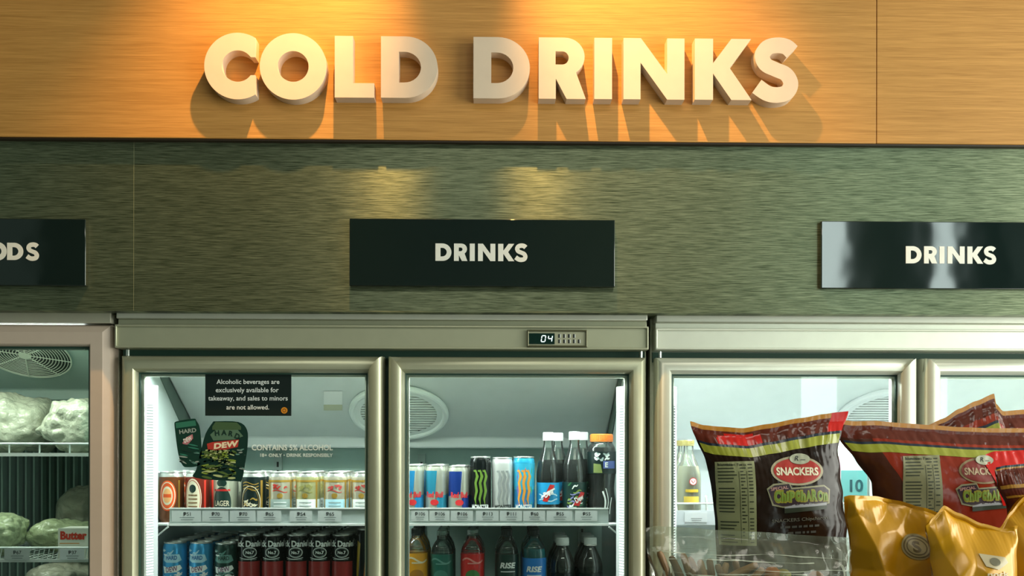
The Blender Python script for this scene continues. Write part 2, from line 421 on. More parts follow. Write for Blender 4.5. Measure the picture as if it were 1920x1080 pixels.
def cabinet(r, x0, x1, z1, xi0, xi1, zc, yb, skin, liner, back):
    mb = MB(); y0, y1 = YD+.055, 2.98
    mb.box(x0, xi0-.004, y0, y1, .12, z1, skin); mb.box(xi1+.004, x1, y0, y1, .12, z1, skin)
    mb.box(xi0-.004, xi0, y0, yb, .16, zc, liner); mb.box(xi1, xi1+.004, y0, yb, .16, zc, liner)
    mb.box(xi0-.004, xi1+.004, y0, y1, zc+.003, z1, skin); mb.box(xi0-.004, xi1+.004, y0, yb, zc, zc+.003, liner)
    mb.box(xi0-.004, xi1+.004, yb, yb+.004, .16, zc, back); mb.box(xi0-.004, xi1+.004, yb+.004, y1, .12, zc, skin)
    mb.box(xi0-.004, xi1+.004, y0, yb, .12, .16, skin); mb.box(x0+.03, x1-.03, y0+.06, y1, 0, .12, BLACK)
    mb.build('cabinet', r)
def evaporator(r, xi0, xi1, ya, za, yb_, zb_, yend, m):
    mb = MB(); e = .002
    e = .0035
    mb.prism([[(ya, za), (yb_, zb_), (yb_, zb_-.03), (yend-e, zb_-.03), (yend-e, za)]], lambda a, bb, t: (xi0+e+t, a, bb), xi1-xi0-2*e, m)
    return mb.build('evaporator_cover', r, bevel=.004)
def fan(r, c, R, tilt, m, ringed=False):
    e1 = Vector((1,0,0)); e2 = Vector((0, math.cos(tilt), -math.sin(tilt))); nn = Vector((0, -math.sin(tilt), -math.cos(tilt)))
    T = lambda a, bb, t: c+e1*a+e2*bb+nn*t
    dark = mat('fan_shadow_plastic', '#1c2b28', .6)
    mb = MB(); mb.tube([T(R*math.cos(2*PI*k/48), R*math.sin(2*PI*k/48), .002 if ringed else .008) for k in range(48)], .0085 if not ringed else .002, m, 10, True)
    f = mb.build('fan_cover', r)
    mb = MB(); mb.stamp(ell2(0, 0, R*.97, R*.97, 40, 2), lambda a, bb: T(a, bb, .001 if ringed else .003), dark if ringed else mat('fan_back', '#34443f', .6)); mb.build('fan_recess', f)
    mb = MB()
    if ringed:
        for k in range(1, 15):
            q = R*k/15; mb.tube([T(q*math.cos(2*PI*j/40), q*math.sin(2*PI*j/40), .003) for j in range(40)], .0011, m, 6, True)
        for k in range(8):
            a = PI*k/8*2+.3; mb.tube([T(0, 0, .004), T(R*math.cos(a), R*math.sin(a), .004)], .0013, m, 6)
        mb.stamp(ell2(0, 0, R*.14, R*.14, 24, 1), lambda a, bb: T(a, bb, .006), m)
    else:
        k = -R*.80
        while k < R*.82:
            h = math.sqrt(R*R*.72-k*k) if abs(k) < R*.84 else 0
            if h > .01: mb.add([T(-h, k-.0022, .008), T(h, k-.0022, .008), T(h, k+.0022, .009), T(-h, k+.0022, .009), T(-h, k-.0022, .005), T(h, k-.0022, .005), T(h, k+.0022, .006), T(-h, k+.0022, .006)],
                               [(0,1,2,3),(7,6,5,4),(0,4,5,1),(3,2,6,7),(0,3,7,4),(1,5,6,2)], m)
            k += R*.098
        mb.stamp(ring2(0, 0, R*.985, R*.985, R*.17, 48), lambda a, bb: T(a, bb, .010), m)
    mb.build('fan_grille', f)
    return f
def led(r, x, side, y0, y1, z0, z1, m):
    """diode strip on a side wall; side=+1 faces +x"""
    mb = MB(); y1 = y0+.045; w = .026; hm = mat('strip_housing', '#d9dedb', .35)
    mb.prism([[(x, y0), (x+side*.004, y0), (x+side*w, y1), (x+side*w, y1+.004), (x, y1+.012)]], lambda a, bb, t: (a, bb, z0+t), z1-z0, hm); h = mb.build('light_strip', r, bevel=.001)
    mb = MB(); f = lambda t: (x+side*(.004+(w-.004)*t+.0009), y0+(y1-y0)*t-.0009)
    a, c = f(.18), f(.72); mb.add([(a[0],a[1],z0+.02),(c[0],c[1],z0+.02),(c[0],c[1],z1-.045),(a[0],a[1],z1-.045)], [(0,1,2,3)], m); mb.build('diode_row', h, recalc=False)
    return h
PESO = '\u20b1'
TAGM = mat('price_card', '#b9bfbb', .5)
def price_tag(parent, px0, px1, py0, py1, Y, price, m=TAGM):
    p0 = P(px0, py1, Y); p1 = P(px1, py0, Y); w = p1.x-p0.x; h = p1.z-p0.z; mb = MB()
    mb.box(p0.x, p1.x, Y, Y+.0008, p0.z, p1.z, m)
    T = lambda a, bb: (a, Y-.0004, bb); cx = p0.x+w*.52; t = text2d(PESO+price if price else '-', .012)
    mb.stamp(fit(t, cx, p0.z+h*.68, h=h*.34), T, INK) if price else None
    for q, ww in ((.36, .5), (.16, .42)): mb.stamp(rect2(cx-w*ww/2, cx+w*ww/2, p0.z+h*(q-.025), p0.z+h*(q+.025)), T, mat('grey_print', '#5c6663', .6))
    mb.build('price_tag', parent)
def shelf(r, x0, x1, y0, y1, z, rail=None, tags=(), bracket=None, plate=True):
    mb = MB()
    mb.tube([(x0,y0,z-.004),(x1,y0,z-.004)], .0032, SHELFW); mb.tube([(x0,y1,z-.004),(x1,y1,z-.004)], .0032, SHELFW)
    n = int((x1-x0)/.022)
    for k in range(n+1):
        x = x0+(x1-x0)*k/n; mb.tube([(x,y0,z-.0015),(x,y1,z-.0015)], .0015, SHELFW, 6)
    if plate: mb.box(x0+.001, x1-.001, y0, y1, z-.0062, z-.0035, SHELFW)
    s = mb.build('shelf', r)
    if rail:
        ra, rb, pa, pb = rail; mb = MB(); za, zb2 = Z(pb, 2.345), Z(pa, 2.345); e = .006
        mb.prism([[(ra, za), (rb, za), (rb, zb2-e), (rb-e*.3, zb2-e*.3), (rb-e, zb2), (ra+e, zb2), (ra+e*.3, zb2-e*.3), (ra, zb2-e)]], lambda a, bb, t: (a, 2.345+t, bb), .004, mat('price_rail_plastic', '#a9b5b1', .3))
        mb.box(ra, rb, 2.341, 2.349, za-.002, za+.003, WHITE); mb.box(ra, rb, 2.343, 2.349, zb2-.002, zb2+.001, WHITE)
        mb.build('price_rail', s)
    for t in tags: price_tag(s, *t)
    return s

LEDM = emit_mat('cool_diodes', (.86, 1.0, .95), 4.0, dots=48)
LEDW = emit_mat('white_diodes', (.93, .98, 1.0), 1.6, dots=48)
LEDF = emit_mat('freezer_tube', (.86, 1.0, .90), 6.0)

# middle two-door refrigerator
FR = thing('display_fridge', 'two-door glass display fridge with lit temperature panel, full of cans and bottles', 'fridge', (X(715, YD), 2.6, 0))
fx0, fx1 = X(213, YD), X(1218, YD); zt = Z(588, YD, 715); xi0, xi1 = X(258, 2.26), X(1183, 2.26); ZC, YB = 1.85, 2.86
cabinet(FR, fx0, fx1, zt, xi0, xi1, ZC, YB, STEEL, LINER, LINERB)
def front_panel(r, x0, x1, zz, m, name='header_panel'):
    """top trim strip, groove and header board"""
    ztop, z1, z2, z3 = zz; mb = MB()
    mb.box(x0+.002, x1-.002, YD, YD+.054, z1, ztop, mat('pale_trim', (.62, .63, .53), .35, .3)); mb.build('top_trim', r, bevel=.002)
    mb = MB(); mb.box(x0+.002, x1-.002, YD+.012, YD+.054, z2-.002, z1, m)
    mb.box(x0, x1, YD+.002, YD+.054, z3, z2-.001, m)
    mb.frame(x0, x1, z3, z2-.001, [(0,YD+.002),(0,YD-.003),(.0022,YD-.004),(.0044,YD-.003),(.0044,YD+.002)], m)
    mb.build(name, r, bevel=.0012)
front_panel(FR, fx0+.003, fx1-.003, (zt, Z(600, YD), Z(610.5, YD), Z(655, YD)), STEEL)
mb = MB(); mb.box(fx0+.004, fx1-.004, YD+.045, YD+.054, Z(672, YD), Z(655, YD), DARKGAP); mb.box(X(706,YD), X(740,YD), YD+.046, YD+.054, .2, Z(660, YD), DARKGAP); mb.build('gasket', FR)
zd1 = Z(668.5, YD); zd0 = .2
door(FR, X(223, YD), X(718.5, YD), zd0, zd1, STEEL, handle=(X(690, YD), X(717.5, YD), 1))
door(FR, X(727, YD), X(1212, YD), zd0, zd1, STEEL, handle=(X(728, YD), X(755, YD), -1))
for px in (233, 1204):     # hinge pins at the top corners
    mb = MB(); mb.lathe([(.004,0),(.004,.014)], CHROME, 10, (X(px, YD), YD+.02, zd1+.0005)); mb.build('hinge', FR)
# temperature panel
mb = MB(); p0 = P(988.5, 650.5, YD-.004); p1 = P(1101, 619, YD-.004)
mb.frame(p0.x, p1.x, p0.z, p1.z, [(0,YD+.002),(0,YD-.006),(.0018,YD-.0075),(.0035,YD-.006),(.0035,YD+.002)], mat('display_bezel', '#6b6a50', .3, .4))
mb.box(p0.x+.003, p1.x-.003, YD-.003, YD+.001, p0.z+.003, p1.z-.003, mat('display_plate', '#a9a98f', .35, .2)); dp = mb.build('temperature_panel', FR)
mb = MB(); q0 = P(991.5, 645, YD-.005); q1 = P(1040, 625, YD-.005); mb.box(q0.x, q1.x, YD-.0055, YD-.003, q0.z, q1.z, mat('display_glass', '#0a2620', .1)); mb.build('display_screen', dp)
mb = MB(); DIG = emit_mat('display_digits', (.85, 1, .97), 1.6)
def seg(cx, cz, on, w=.0095, h=.0135, t=.0020):
    sl = .16; S_ = {'a': (-w/2, h/2, w/2, h/2), 'd': (-w/2, -h/2, w/2, -h/2), 'g': (-w/2, 0, w/2, 0), 'f': (-w/2, 0, -w/2, h/2), 'b': (w/2, 0, w/2, h/2), 'e': (-w/2, -h/2, -w/2, 0), 'c': (w/2, -h/2, w/2, 0)}
    for c in on:
        a, bb, c2, d2 = S_[c]; g = .0007
        dx, dz = (c2-a), (d2-bb); l = math.hypot(dx, dz); a += dx/l*g; bb += dz/l*g; c2 -= dx/l*g; d2 -= dz/l*g
        mb.stamp(line2([(cx+a+sl*bb, cz+bb), (cx+c2+sl*d2, cz+d2)], t), lambda u, v: (u, YD-.006, v), DIG)
c0 = P(1019, 635, YD-.006); c1 = P(1031.5, 635, YD-.006); seg(c0.x, c0.z, 'abcdef', .0085); seg(c1.x, c1.z, 'fgbc', .0085); mb.build('display_digits', dp, recalc=False)
mb = MB()
for row, py in enumerate((630, 640)):
    for k in range(4+row):
        q = P(1049+k*9.2, py, YD-.004); mb.stamp(rect2(q.x-.0026, q.x+.0010, q.z-.0042, q.z+.0042), lambda u, v: (u, YD-.0036, v), INK)
        mb.stamp(rect2(q.x+.0012, q.x+.0032, q.z-.0038, q.z+.0038), lambda u, v: (u, YD-.0036, v), WHITE)
mb.build('button_print', dp)
# inside
EVA = mat('evaporator_plastic', (.50, .555, .55), .4)
ev = evaporator(FR, xi0, xi1, 2.45, 1.838, 2.72, 1.687, YB, EVA)
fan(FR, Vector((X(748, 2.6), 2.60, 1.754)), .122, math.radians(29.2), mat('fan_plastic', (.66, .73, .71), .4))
mb = MB(); fm = lambda px, py: P(px, py, 2.585)  # white and buff patch on the evaporator cover
for (a, c, d, e, m_) in ((607, 642, 733, 758, mat('cover_patch_white', '#dde1e0', .5)), (607, 642, 758, 769, mat('cover_patch_buff', '#a8ac93', .5))):
    def on(px, py):
        # onto the sloping cover
        y = 2.45
        for _ in range(30):
            q = P(px, py, y); t = (1.838-q.z)/.151; y = .5*y+.5*(2.45+.27*max(0, min(1, t)))
        q = P(px, py, y); return (q.x, q.y-.0012, q.z-.001)
    mb.add([on(a, e), on(c, e), on(c, d), on(a, d)], [(0,1,2,3)], m_)
mb.build('cover_patch', ev)
for x_, d_ in ((xi0, .0028), (xi1-.0028, .0028)):  # dark plates put the side wall's shade into colour
    mb = MB(); mb.prism([[(2.385, 1.842), (2.46, 1.8375), (2.735, 1.687), (2.61, 1.687)]], lambda a, bb, t: (x_+.0004+t, a, bb), .0020, mat('side_shade', '#44564f', .5)); mb.build('side_shade_plate', FR)
led(FR, xi0, 1, 2.272, 2.345, .3, 1.80, LEDM); led(FR, xi1, -1, 2.272, 2.345, .3, 1.80, LEDM)
mb = MB()
for px in (790, 1092, 520):
    x = X(px, 2.84); mb.box(x-.011, x+.011, 2.846, YB-.0005, .3, 1.64, mat('slotted_upright', '#9fb0ab', .35, .3))
    for k in range(54): mb.box(x-.003, x+.003, 2.8452, 2.847, .33+k*.024, .345+k*.024, BLACK)
mb.build('shelf_upright', FR)
ZS1, ZS2 = 1.4785, 1.291
xa, xb_, xc_, xd = X(294, 2.34), X(716, 2.34), X(766, 2.34), X(1152, 2.34)
RY0, RY1 = 953, 984
LT = [(322,377,'51'),(379,428,'70'),(431,479,'70'),(482,527,'65'),(543,585,'54'),(596,640,'65')]
RT = [(771,803,'106'),(805,843,'106'),(845,887,'106'),(892,935,'113'),(937,979,'111'),(981,1022,'60'),(1025,1073,'55'),(1078,1120,'55')]
def bracket(s, x, d):
    mb = MB(); z = ZS1
    mb.tube([(x, 2.335, z-.002), (x-d*.022, 2.335, z-.002), (x-d*.030, 2.335, z-.010)], .004, SHELFW)
    mb.tube([(x, 2.336, z-.008), (x-d*.026, 2.336, z-.030), (x-d*.026, 2.336, z-.06)], .0022, SHELFW)
    return mb
s1 = shelf(FR, xa, xb_, 2.352, 2.83, ZS1, (X(318, 2.345), xb_, RY0, RY1), [(a, c, 957, 978, 2.3435, p) for a, c, p in LT])
bracket(s1, X(318, 2.345), 1).build('shelf_bracket', s1)
mb = MB(); gx = X(289, 2.36); mb.tube([(gx, 2.356, ZS1), (gx, 2.356, Z(887, 2.356)), (gx, 2.80, Z(887, 2.356))], .0020, SHELFW); mb.build('side_guard', s1)
s2 = shelf(FR, xc_, xd, 2.352, 2.83, ZS1, (xc_, X(1141, 2.345), RY0, RY1), [(a, c, 957, 977, 2.3435, p) for a, c, p in RT])
bracket(s2, X(1141, 2.345), -1).build('shelf_bracket', s2)
for a, c in ((xa, xb_), (xc_, xd)): shelf(FR, a, c, 2.352, 2.83, ZS2)

# right refrigerator
FR2 = thing('display_fridge', 'white-lit display fridge on the right, half hidden behind snack bags', 'fridge', (X(1730, YD), 2.6, 0))
gx0, gx1 = X(1226, YD), X(2232, YD); gi0, gi1 = X(1256, 2.26), X(2200, 2.26)
cabinet(FR2, gx0, gx1, Z(591, YD, 1500), gi0, gi1, ZC-.004, YB, STEEL2, LINERW, LINERW)
front_panel(FR2, gx0+.003, gx1-.003, tuple(Z(p, YD, 1500) for p in (591.5, 605, 616, 656.5)), STEEL2)
mb = MB(); mb.box(gx0+.004, gx1-.004, YD+.045, YD+.054, Z(675, YD), Z(656, YD), DARKGAP); mb.box(X(1712,YD), X(1742,YD), YD+.046, YD+.054, .2, Z(660, YD), DARKGAP); mb.build('gasket', FR2)
ze1 = Z(670.5, YD, 1500)
door(FR2, X(1231, YD), X(1719, YD), zd0, ze1, STEEL2, handle=(X(1689, YD), X(1718, YD), 1))
door(FR2, X(1733, YD), X(2227, YD), zd0, ze1, STEEL2, handle=(X(1734, YD), X(1763, YD), -1))
mb = MB(); mb.lathe([(.004,0),(.004,.014)], CHROME, 10, (X(1240, YD), YD+.02, ze1+.0005)); mb.build('hinge', FR2)
evaporator(FR2, gi0, gi1, 2.45, 1.833, 2.72, 1.683, YB, LINERW)
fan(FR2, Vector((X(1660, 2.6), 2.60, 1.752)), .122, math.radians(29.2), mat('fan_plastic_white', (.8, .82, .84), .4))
led(FR2, gi0, 1, 2.272, 2.345, .3, 1.80, LEDW); led(FR2, gi1, -1, 2.272, 2.345, .3, 1.80, LEDW)
# post with two more strips behind the middle of the doors
mb = MB(); mx = X(1726, 2.27); mb.box(mx-.022, mx+.022, 2.262, 2.352, .17, ZC-.006, LINERW); mb.build('mullion_post', FR2)
led(FR2, mx-.022, -1, 2.272, 2.345, .3, 1.80, LEDW); led(FR2, mx+.022, 1, 2.272, 2.345, .3, 1.80, LEDW)
ya_, yb_ = X(1266, 2.34), X(1694, 2.34)
s3 = shelf(FR2, ya_, yb_, 2.352, 2.83, ZS1, None)
mb = MB(); t0, t1 = X(1268, 2.345), X(1694, 2.345); mb.box(t0, t1, 2.345, 2.349, Z(984, 2.345), Z(957, 2.345), mat('white_tray', '#d5dbde', .35)); mb.build('price_rail', s3)
price_tag(s3, 1284, 1326, 960, 979, 2.3443, '', mat('white_price_card', '#dfe3e4', .5))
mb = MB()
for k in range(8):
    x = X(1270+k*57, 2.35); mb.tube([(x, 2.349, ZS1), (x-.004, 2.349, ZS1+.062), (x-.002, 2.36, ZS1+.064), (x, 2.36, ZS1)], .0024, WHITE)
mb.tube([(t0, 2.349, ZS1+.046), (t1, 2.349, ZS1+.046)], .0024, WHITE); mb.build('wire_guard', s3)
s4 = shelf(FR2, X(1772, 2.34), gi1-.012, 2.352, 2.83, ZS1)

# freezer at the left
FZ = thing('upright_freezer', 'beige framed upright freezer at the left edge holding iced packs', 'freezer', (X(-60, YD), 2.6, 0))
hx0, hx1 = X(-330, YD), X(206, YD); hz1 = Z(583.5, YD, 120); hi0, hi1 = X(-290, 2.26), X(169, 2.26); HC = 1.950
cabinet(FZ, hx0, hx1, hz1, hi0, hi1, HC, YB, mat('grey_powder_coat', (.40, .42, .32), .45), mat('freezer_liner', (.30, .44, .40), .4), mat('freezer_back', (.055, .12, .10), .5))
mb = MB(); mb.box(hx0, hx1, YD+.004, YD+.054, Z(605, YD, 120), hz1, mat('grey_beige_coat', (.40, .39, .30), .45)); mb.build('top_trim', FZ, bevel=.002)
PR2 = [(0,.05),(0,.014),(.003,.008),(.014,.002),(.017,0),(.043,0),(.046,.003),(.048,.010),(.048,.05)]
d3 = door(FZ, hx0+.004, hx1, zd0, Z(608, YD, 120), PINK, PR2, .048, gasket=False)
mb = MB(); i = .0475; mb.frame(hx0+.004+i, hx1-i, zd0+i, Z(608, YD, 120)-i, [(0,YD+.014),(0,YD+.046),(.005,YD+.046),(.005,YD+.014)], DARKGAP); mb.build('gasket', d3)
evaporator(FZ, hi0, hi1, 2.40, 1.947, 2.66, 1.812, YB, mat('freezer_evaporator', (.33, .45, .43), .4))
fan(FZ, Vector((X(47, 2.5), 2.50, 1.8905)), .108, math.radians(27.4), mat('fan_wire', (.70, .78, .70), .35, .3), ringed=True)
mb = MB(); mb.box(hi0+.05, hi1-.03, 2.275, 2.30, HC-.014, HC-.001, WHITE); lt = mb.build('light_strip', FZ)
mb = MB(); mb.box(hi0+.06, hi1-.04, 2.278, 2.297, HC-.017, HC-.0142, LEDF); mb.build('tube', lt)
mb = MB(); x = hi0+.02
while x < hi1-.01: mb.box(x, x+.0045, 2.835, YB-.0005, .3, 1.735, mat('rib_plastic', (.38, .52, .46), .4)); x += .0225
mb.build('back_grille', FZ)
HZ1 = Z(850, 2.335, 60); HZ2 = Z(1049, 2.335, 60)
sf = shelf(FZ, hi0+.006, hi1-.006, 2.34, 2.80, HZ1, plate=False)
mb = MB(); mb.box(hi0+.006, hi1-.004, 2.332, 2.337, HZ1-.007, HZ1+.001, WHITE); mb.tube([(hi0+.006, 2.336, Z(832, 2.336, 60)), (hi1-.006, 2.336, Z(832, 2.336, 60))], .0026, SHELFW)
for k in range(9): x = hi1-.008-k*.07; mb.tube([(x, 2.336, HZ1), (x, 2.336, Z(832, 2.336, 60))], .002, SHELFW, 6)
mb.build('wire_guard', sf)
sg = shelf(FZ, hi0+.006, hi1-.006, 2.34, 2.80, HZ2, plate=False)
mb = MB(); mb.box(hi0+.006, hi1-.004, 2.332, 2.337, HZ2-.006, HZ2+.001, WHITE); mb.tube([(hi0+.006, 2.336, Z(1027, 2.336, 60)), (hi1-.006, 2.336, Z(1027, 2.336, 60))], .0026, SHELFW)
k = 0
while k < 60: x = hi1-.01-k*.011; mb.tube([(x, 2.338, HZ2), (x+.006, 2.338, Z(1027, 2.336, 60))], .0012, SHELFW, 5); k += 1
mb.build('wire_guard', sg)
price_tag(sg, 8, 55, 1029, 1050, 2.3305, '67'); price_tag(sg, 112, 158, 1029, 1050, 2.3305, '37', mat('white_price_card', '#d6dbd2', .5))

# ------------------------------------------------------------------ cans
CAN_N = 28
def cyl(r, off=.0004):
    f = lambda a, z: ((r+off)*math.sin(a/r), -(r+off)*math.cos(a/r), z)
    f.maxlen = .0095; return f
def can_body(mb, r, h, m, foot=None, top=None):
    prof = [(r*.72,.004),(r*.80,0),(r*.84,.0005),(r*.98,.008),(r,.012),(r,h-.016),(r*.985,h-.012),(r*.90,h-.0045),(r*.885,h-.0035)]
    mb.lathe(prof, m, CAN_N, mf=lambda i: (foot or m) if i < 3 else ((top or m) if i > 5 else m))
def make_can(name, label, cat, group, r, h, m, paint, foot=None, top=None, tabcol=None):
    t = thing(name, label, cat, (0,0,0), group)
    mb = MB(); can_body(mb, r, h, m, foot, top); paint(mb, r, h); mb.build('body', t, recalc=False)
    mb = MB(); q = r*.885
    mb.lathe([(q,h-.0035),(q+.0012,h-.0015),(q+.0008,h),(q-.0012,h),(q-.0022,h-.004),(q*.5,h-.0045),(0,h-.0045)], ALU, CAN_N)
    l = mb.build('lid', t)
    mb = MB(); T = lambda a, bb: (a, bb, h-.0028); mb.prism([arc(0, -.004, .0075, .011, 0, 345, 20), arc(0, -.009, .004, .004, 0, 330, 10)], lambda a, bb, q: (a, bb, h-.0028-q), .0008, tabcol or ALU); mb.build('pull_tab', l)
    return t
m_ = mat
AMBER = m_('amber_can', '#6d3d1e', .3, .35); BROWN = m_('red_brown_can', '#7c2a1c', .3, .35); SILV = m_('silver_can', '#b9bda6', .28, .5)
NAVY = m_('navy_can', '#162624', .3, .3); CRM = m_('cream_can', '#b9b49c', .26, .45); PGOLD = m_('pale_gold_can', '#a9a878', .3, .45)
ORNG = m_('orange_print', '#e2571c', .4); CRMP = m_('cream_print', '#e0d6b8', .45); DKG = m_('dark_green_print', '#0f2d25', .4); GREYP = m_('grey_print_band', '#8fa09a', .45)
WH = m_('white_print', '#e6ebe6', .45); TEAL = m_('teal_print', '#1f7f86', .4)
def band(mb, r, z0, z1, m, a0=-PI, a1=PI, n=28): mb.stamp(rect2(a0*r, a1*r, z0, z1, n, 1), cyl(r, .0003), m)
def txt(mb, r, s, cx, cz, m, w=None, h=None, bold=.01, off=.0008, rot=0., shear=0.): mb.stamp(fit(text2d(s, bold), cx, cz, w, h, rot, False, shear), cyl(r, off), m)
def p_orange(mb, r, h):
    T = cyl(r, .0004); T2 = cyl(r, .0007); T3 = cyl(r, .001); c = h*.53
    mb.stamp(ell2(0, c, .021, h*.30), T, ORNG); mb.stamp(ring2(0, c, .0185, h*.27, .002), T2, CRMP); mb.stamp(ell2(0, c, .0125, h*.185), T2, CRMP)
    mb.stamp(ell2(0, c, .010, h*.14), T3, m_('peach_print', '#f0b070', .4)); mb.stamp(rect2(-.009, .009, c-.004, c+.004, 6, 1), cyl(r, .0012), ORNG)
    for s in (-1, 1): mb.stamp(rect2(s*.028-.002, s*.028+.002, .02, h-.02, 2, 1), T, GOLD)
def p_redoval(mb, r, h):
    T = cyl(r, .0004); T2 = cyl(r, .0007); c = h*.47
    mb.stamp(ell2(-.003, c, .021, h*.40), T, CRMP); mb.stamp(ring2(-.003, c, .019, h*.37, .0012), T2, RED); mb.stamp(ell2(-.003, c+h*.20, .008, h*.08), T2, DKG)
    for k in range(4): mb.stamp(rect2(-.014, .008, c-.02+k*.009, c-.017+k*.009, 6, 1), T2, m_('sepia_print', '#7d5b38', .5))
    mb.stamp(rect2(.024, .029, .01, h-.02, 2, 1), T, m_('bright_red_print', '#d8392a', .4))
def p_lager(mb, r, h):
    T = cyl(r, .0004); T2 = cyl(r, .0007); c = h*.38
    mb.stamp(ell2(0, c, .024, h*.34), T, DKG); mb.stamp(ring2(0, c, .024, h*.34, .0016), T2, SILV); txt(mb, r, 'LAGER', 0, c, CRMP, w=.036, h=.013)
    mb.stamp(rect2(-.02, .02, h*.62, h*.66, 8, 1), T2, RED); mb.stamp(ell2(0, h*.78, .012, .009), T, DKG)
def p_navy(mb, r, h):
    T = cyl(r, .0004); c = h*.40
    mb.stamp(ring2(0, c, .025, h*.33, .0018), T, CRMP); mb.stamp(ring2(0, c, .021, h*.28, .0008), T, GOLD); squiggle(mb, cyl(r, .0007), -.018, .018, c-.010, c+.010, 12, [CRMP, GOLD, CRMP], 31, .0026)
    for k in range(3): mb.stamp(line2([(-.02+i*.005, h*.66+k*.007+.003*math.sin(i*.8)) for i in range(9)], .002), T, GOLD)
    mb.stamp(rect2(.025, .031, .01, h-.02, 2, 1), T, GOLD)
def p_cream(accent, low, script='Premium'):
    def f(mb, r, h):
        T = cyl(r, .0004)
        band(mb, r, h*.20, h*.46, low); band(mb, r, h*.80, h*.84, GOLD); squiggle(mb, cyl(r, .0007), -.018, .018, h*.66, h*.75, 7, [accent], len(script)+int(h*1000), .0026)
        mb.stamp(line2([(-.018+i*.0045, h*.62+.003*math.sin(i*.7)) for i in range(9)], .002), T, accent); mb.stamp(ell2(0, h*.53, .007, .006), T, GOLD)
        for k in range(3): mb.stamp(rect2(-.015, .015, h*(.25+.07*k), h*(.265+.07*k), 6, 1), cyl(r, .0008), GREYP if low is not GREYP else WH)
        band(mb, r, h*.10, h*.125, accent)
        for s in (-1, 1): mb.stamp(rect2(s*.029-.0025, s*.029+.0025, .012, h-.02, 2, 1), T, GOLD)
    return f
BLUE = m_('blue_can', '#3a93c4', .28, .45); LBLU = m_('pale_blue_print', '#a9d3e0', .35); JBLK = m_('black_can', '#0b1111', .18, .3); GCAN = m_('dark_green_can', '#1d3b34', .3, .35)
LIME = m_('lime_print', '#7f9a3c', .4); PINKP = m_('pink_print', '#c9a3b4', .4); MIDG = m_('mid_green_print', '#5f8f86', .4)
def squiggle(mb, T, x0, x1, z0, z1, n, cols, seed, t=.0016):
    rd = random.Random(seed)
    for k in range(n):
        x = rd.uniform(x0, x1); z = rd.uniform(z0, z1); l = rd.uniform(.3, .6)*(x1-x0); a = rd.uniform(-.5, .9); ph = rd.uniform(0, 6)
        pts = [(x+l*(i/8-.5)*math.cos(a), z+l*(i/8-.5)*math.sin(a)*.6+.0022*math.sin(ph+i*.9)) for i in range(9)]
        pts = [p for p in pts if x0 <= p[0] <= x1 and z0 <= p[1] <= z1]
        if len(pts) > 2: mb.stamp(line2(pts, [t*(.3+math.sin(PI*(i+.5)/len(pts))) for i in range(len(pts))]), T, cols[k % len(cols)])
def p_hard(base2, dark):
    def f(mb, r, h):
        T = cyl(r, .0004); T2 = cyl(r, .0008)
        mb.stamp(poly2([(-.024, h*.70), (-.018, h*.80), (.018, h*.80), (.024, h*.70), (.012, h*.66), (-.012, h*.66)]), T, base2)
        txt(mb, r, 'HARD', 0, h*.745, dark, w=.026, h=.010, bold=.03)
        mb.stamp(poly2([(-.024, h*.60), (-.010, h*.58), (.02, h*.62), (.025, h*.56), (.012, h*.50), (-.02, h*.48)]), T, WH)
        txt(mb, r, 'DEW', 0, h*.55, m_('plum_print', '#7a4b6e', .4), w=.028, h=.012, rot=.15, bold=.02)
        squiggle(mb, T2, -.026, .026, .012, h*.50, 26, [WH, base2, dark, WH, base2], 5+int(h*1000), .003); squiggle(mb, T, -.03, .03, h*.78, h*.88, 5, [base2, WH], 8, .003)
    return f
def p_whiskey(mb, r, h):
    T = cyl(r, .0004); T2 = cyl(r, .0008)
    txt(mb, r, "Jack Daniel's", .004, h*.855, WH, w=.088, h=.020, bold=.035)
    mb.stamp(ring2(.004, h*.735, .017, .0125, .0014), T, WH); mb.stamp(ring2(.004, h*.735, .0145, .0100, .0008), T, GREYP); txt(mb, r, 'No.7', .004, h*.735, WH, w=.019, h=.0075, bold=.03)
    mb.stamp(line2([(-.022+i*.0055, h*.655-.003*math.sin(PI*i/8)) for i in range(9)], .0012), T, WH); mb.stamp(rect2(-.02, .02, h*.625, h*.632, 8, 1), T, GREYP)
    band(mb, r, h*.10, h*.60, m_('cola_red_print', '#86201e', .35), -1.3, 1.3, 16)
def p_yellowblack(mb, r, h):
    T = cyl(r, .0004)
    for k in range(5): mb.stamp(poly2([(-.03+k*.012, h*.15), (-.022+k*.012, h*.15), (-.012+k*.012, h*.80), (-.022+k*.012, h*.84)]), T, [m_('mustard_print', '#a58a22', .4), JBLK, m_('copper_print', '#9a5a20', .4)][k % 3])
def p_bull(top, bot, word=True):
    def f(mb, r, h):
        T = cyl(r, .0004); q = 2*PI*r/4
        for k in range(4):
            x = -2*q+k*q+q*.15; a, c = (top, bot) if k % 2 == 1 else (bot, top)
            mb.stamp(([(x, h*.46), (x+q*.9, h*.50), (x+q*1.0, h*.90), (x+q*.10, h*.90), (x+q*.45, h*.48), (x+q*.55, h*.90)], [(0,4,5,3),(4,1,2,5)]), T, a)
            mb.stamp(([(x+q*.02, h*.08), (x+q*.92, h*.08), (x+q*.9, h*.49), (x, h*.45), (x+q*.47, h*.08), (x+q*.45, h*.47)], [(0,4,5,3),(4,1,2,5)]), T, c)
        txt(mb, r, 'Red Bull', 0, h*.485, m_('bull_red', '#c2262b', .4), w=.043, h=.014, bold=.03); mb.stamp(ell2(0, h*.35, .010, .007), cyl(r, .0008), m_('bull_red', '#c2262b'))
        mb.stamp(rect2(-.013, .013, h*.235, h*.25, 6, 1), T, m_('bull_navy', '#20306a', .4))
    return f
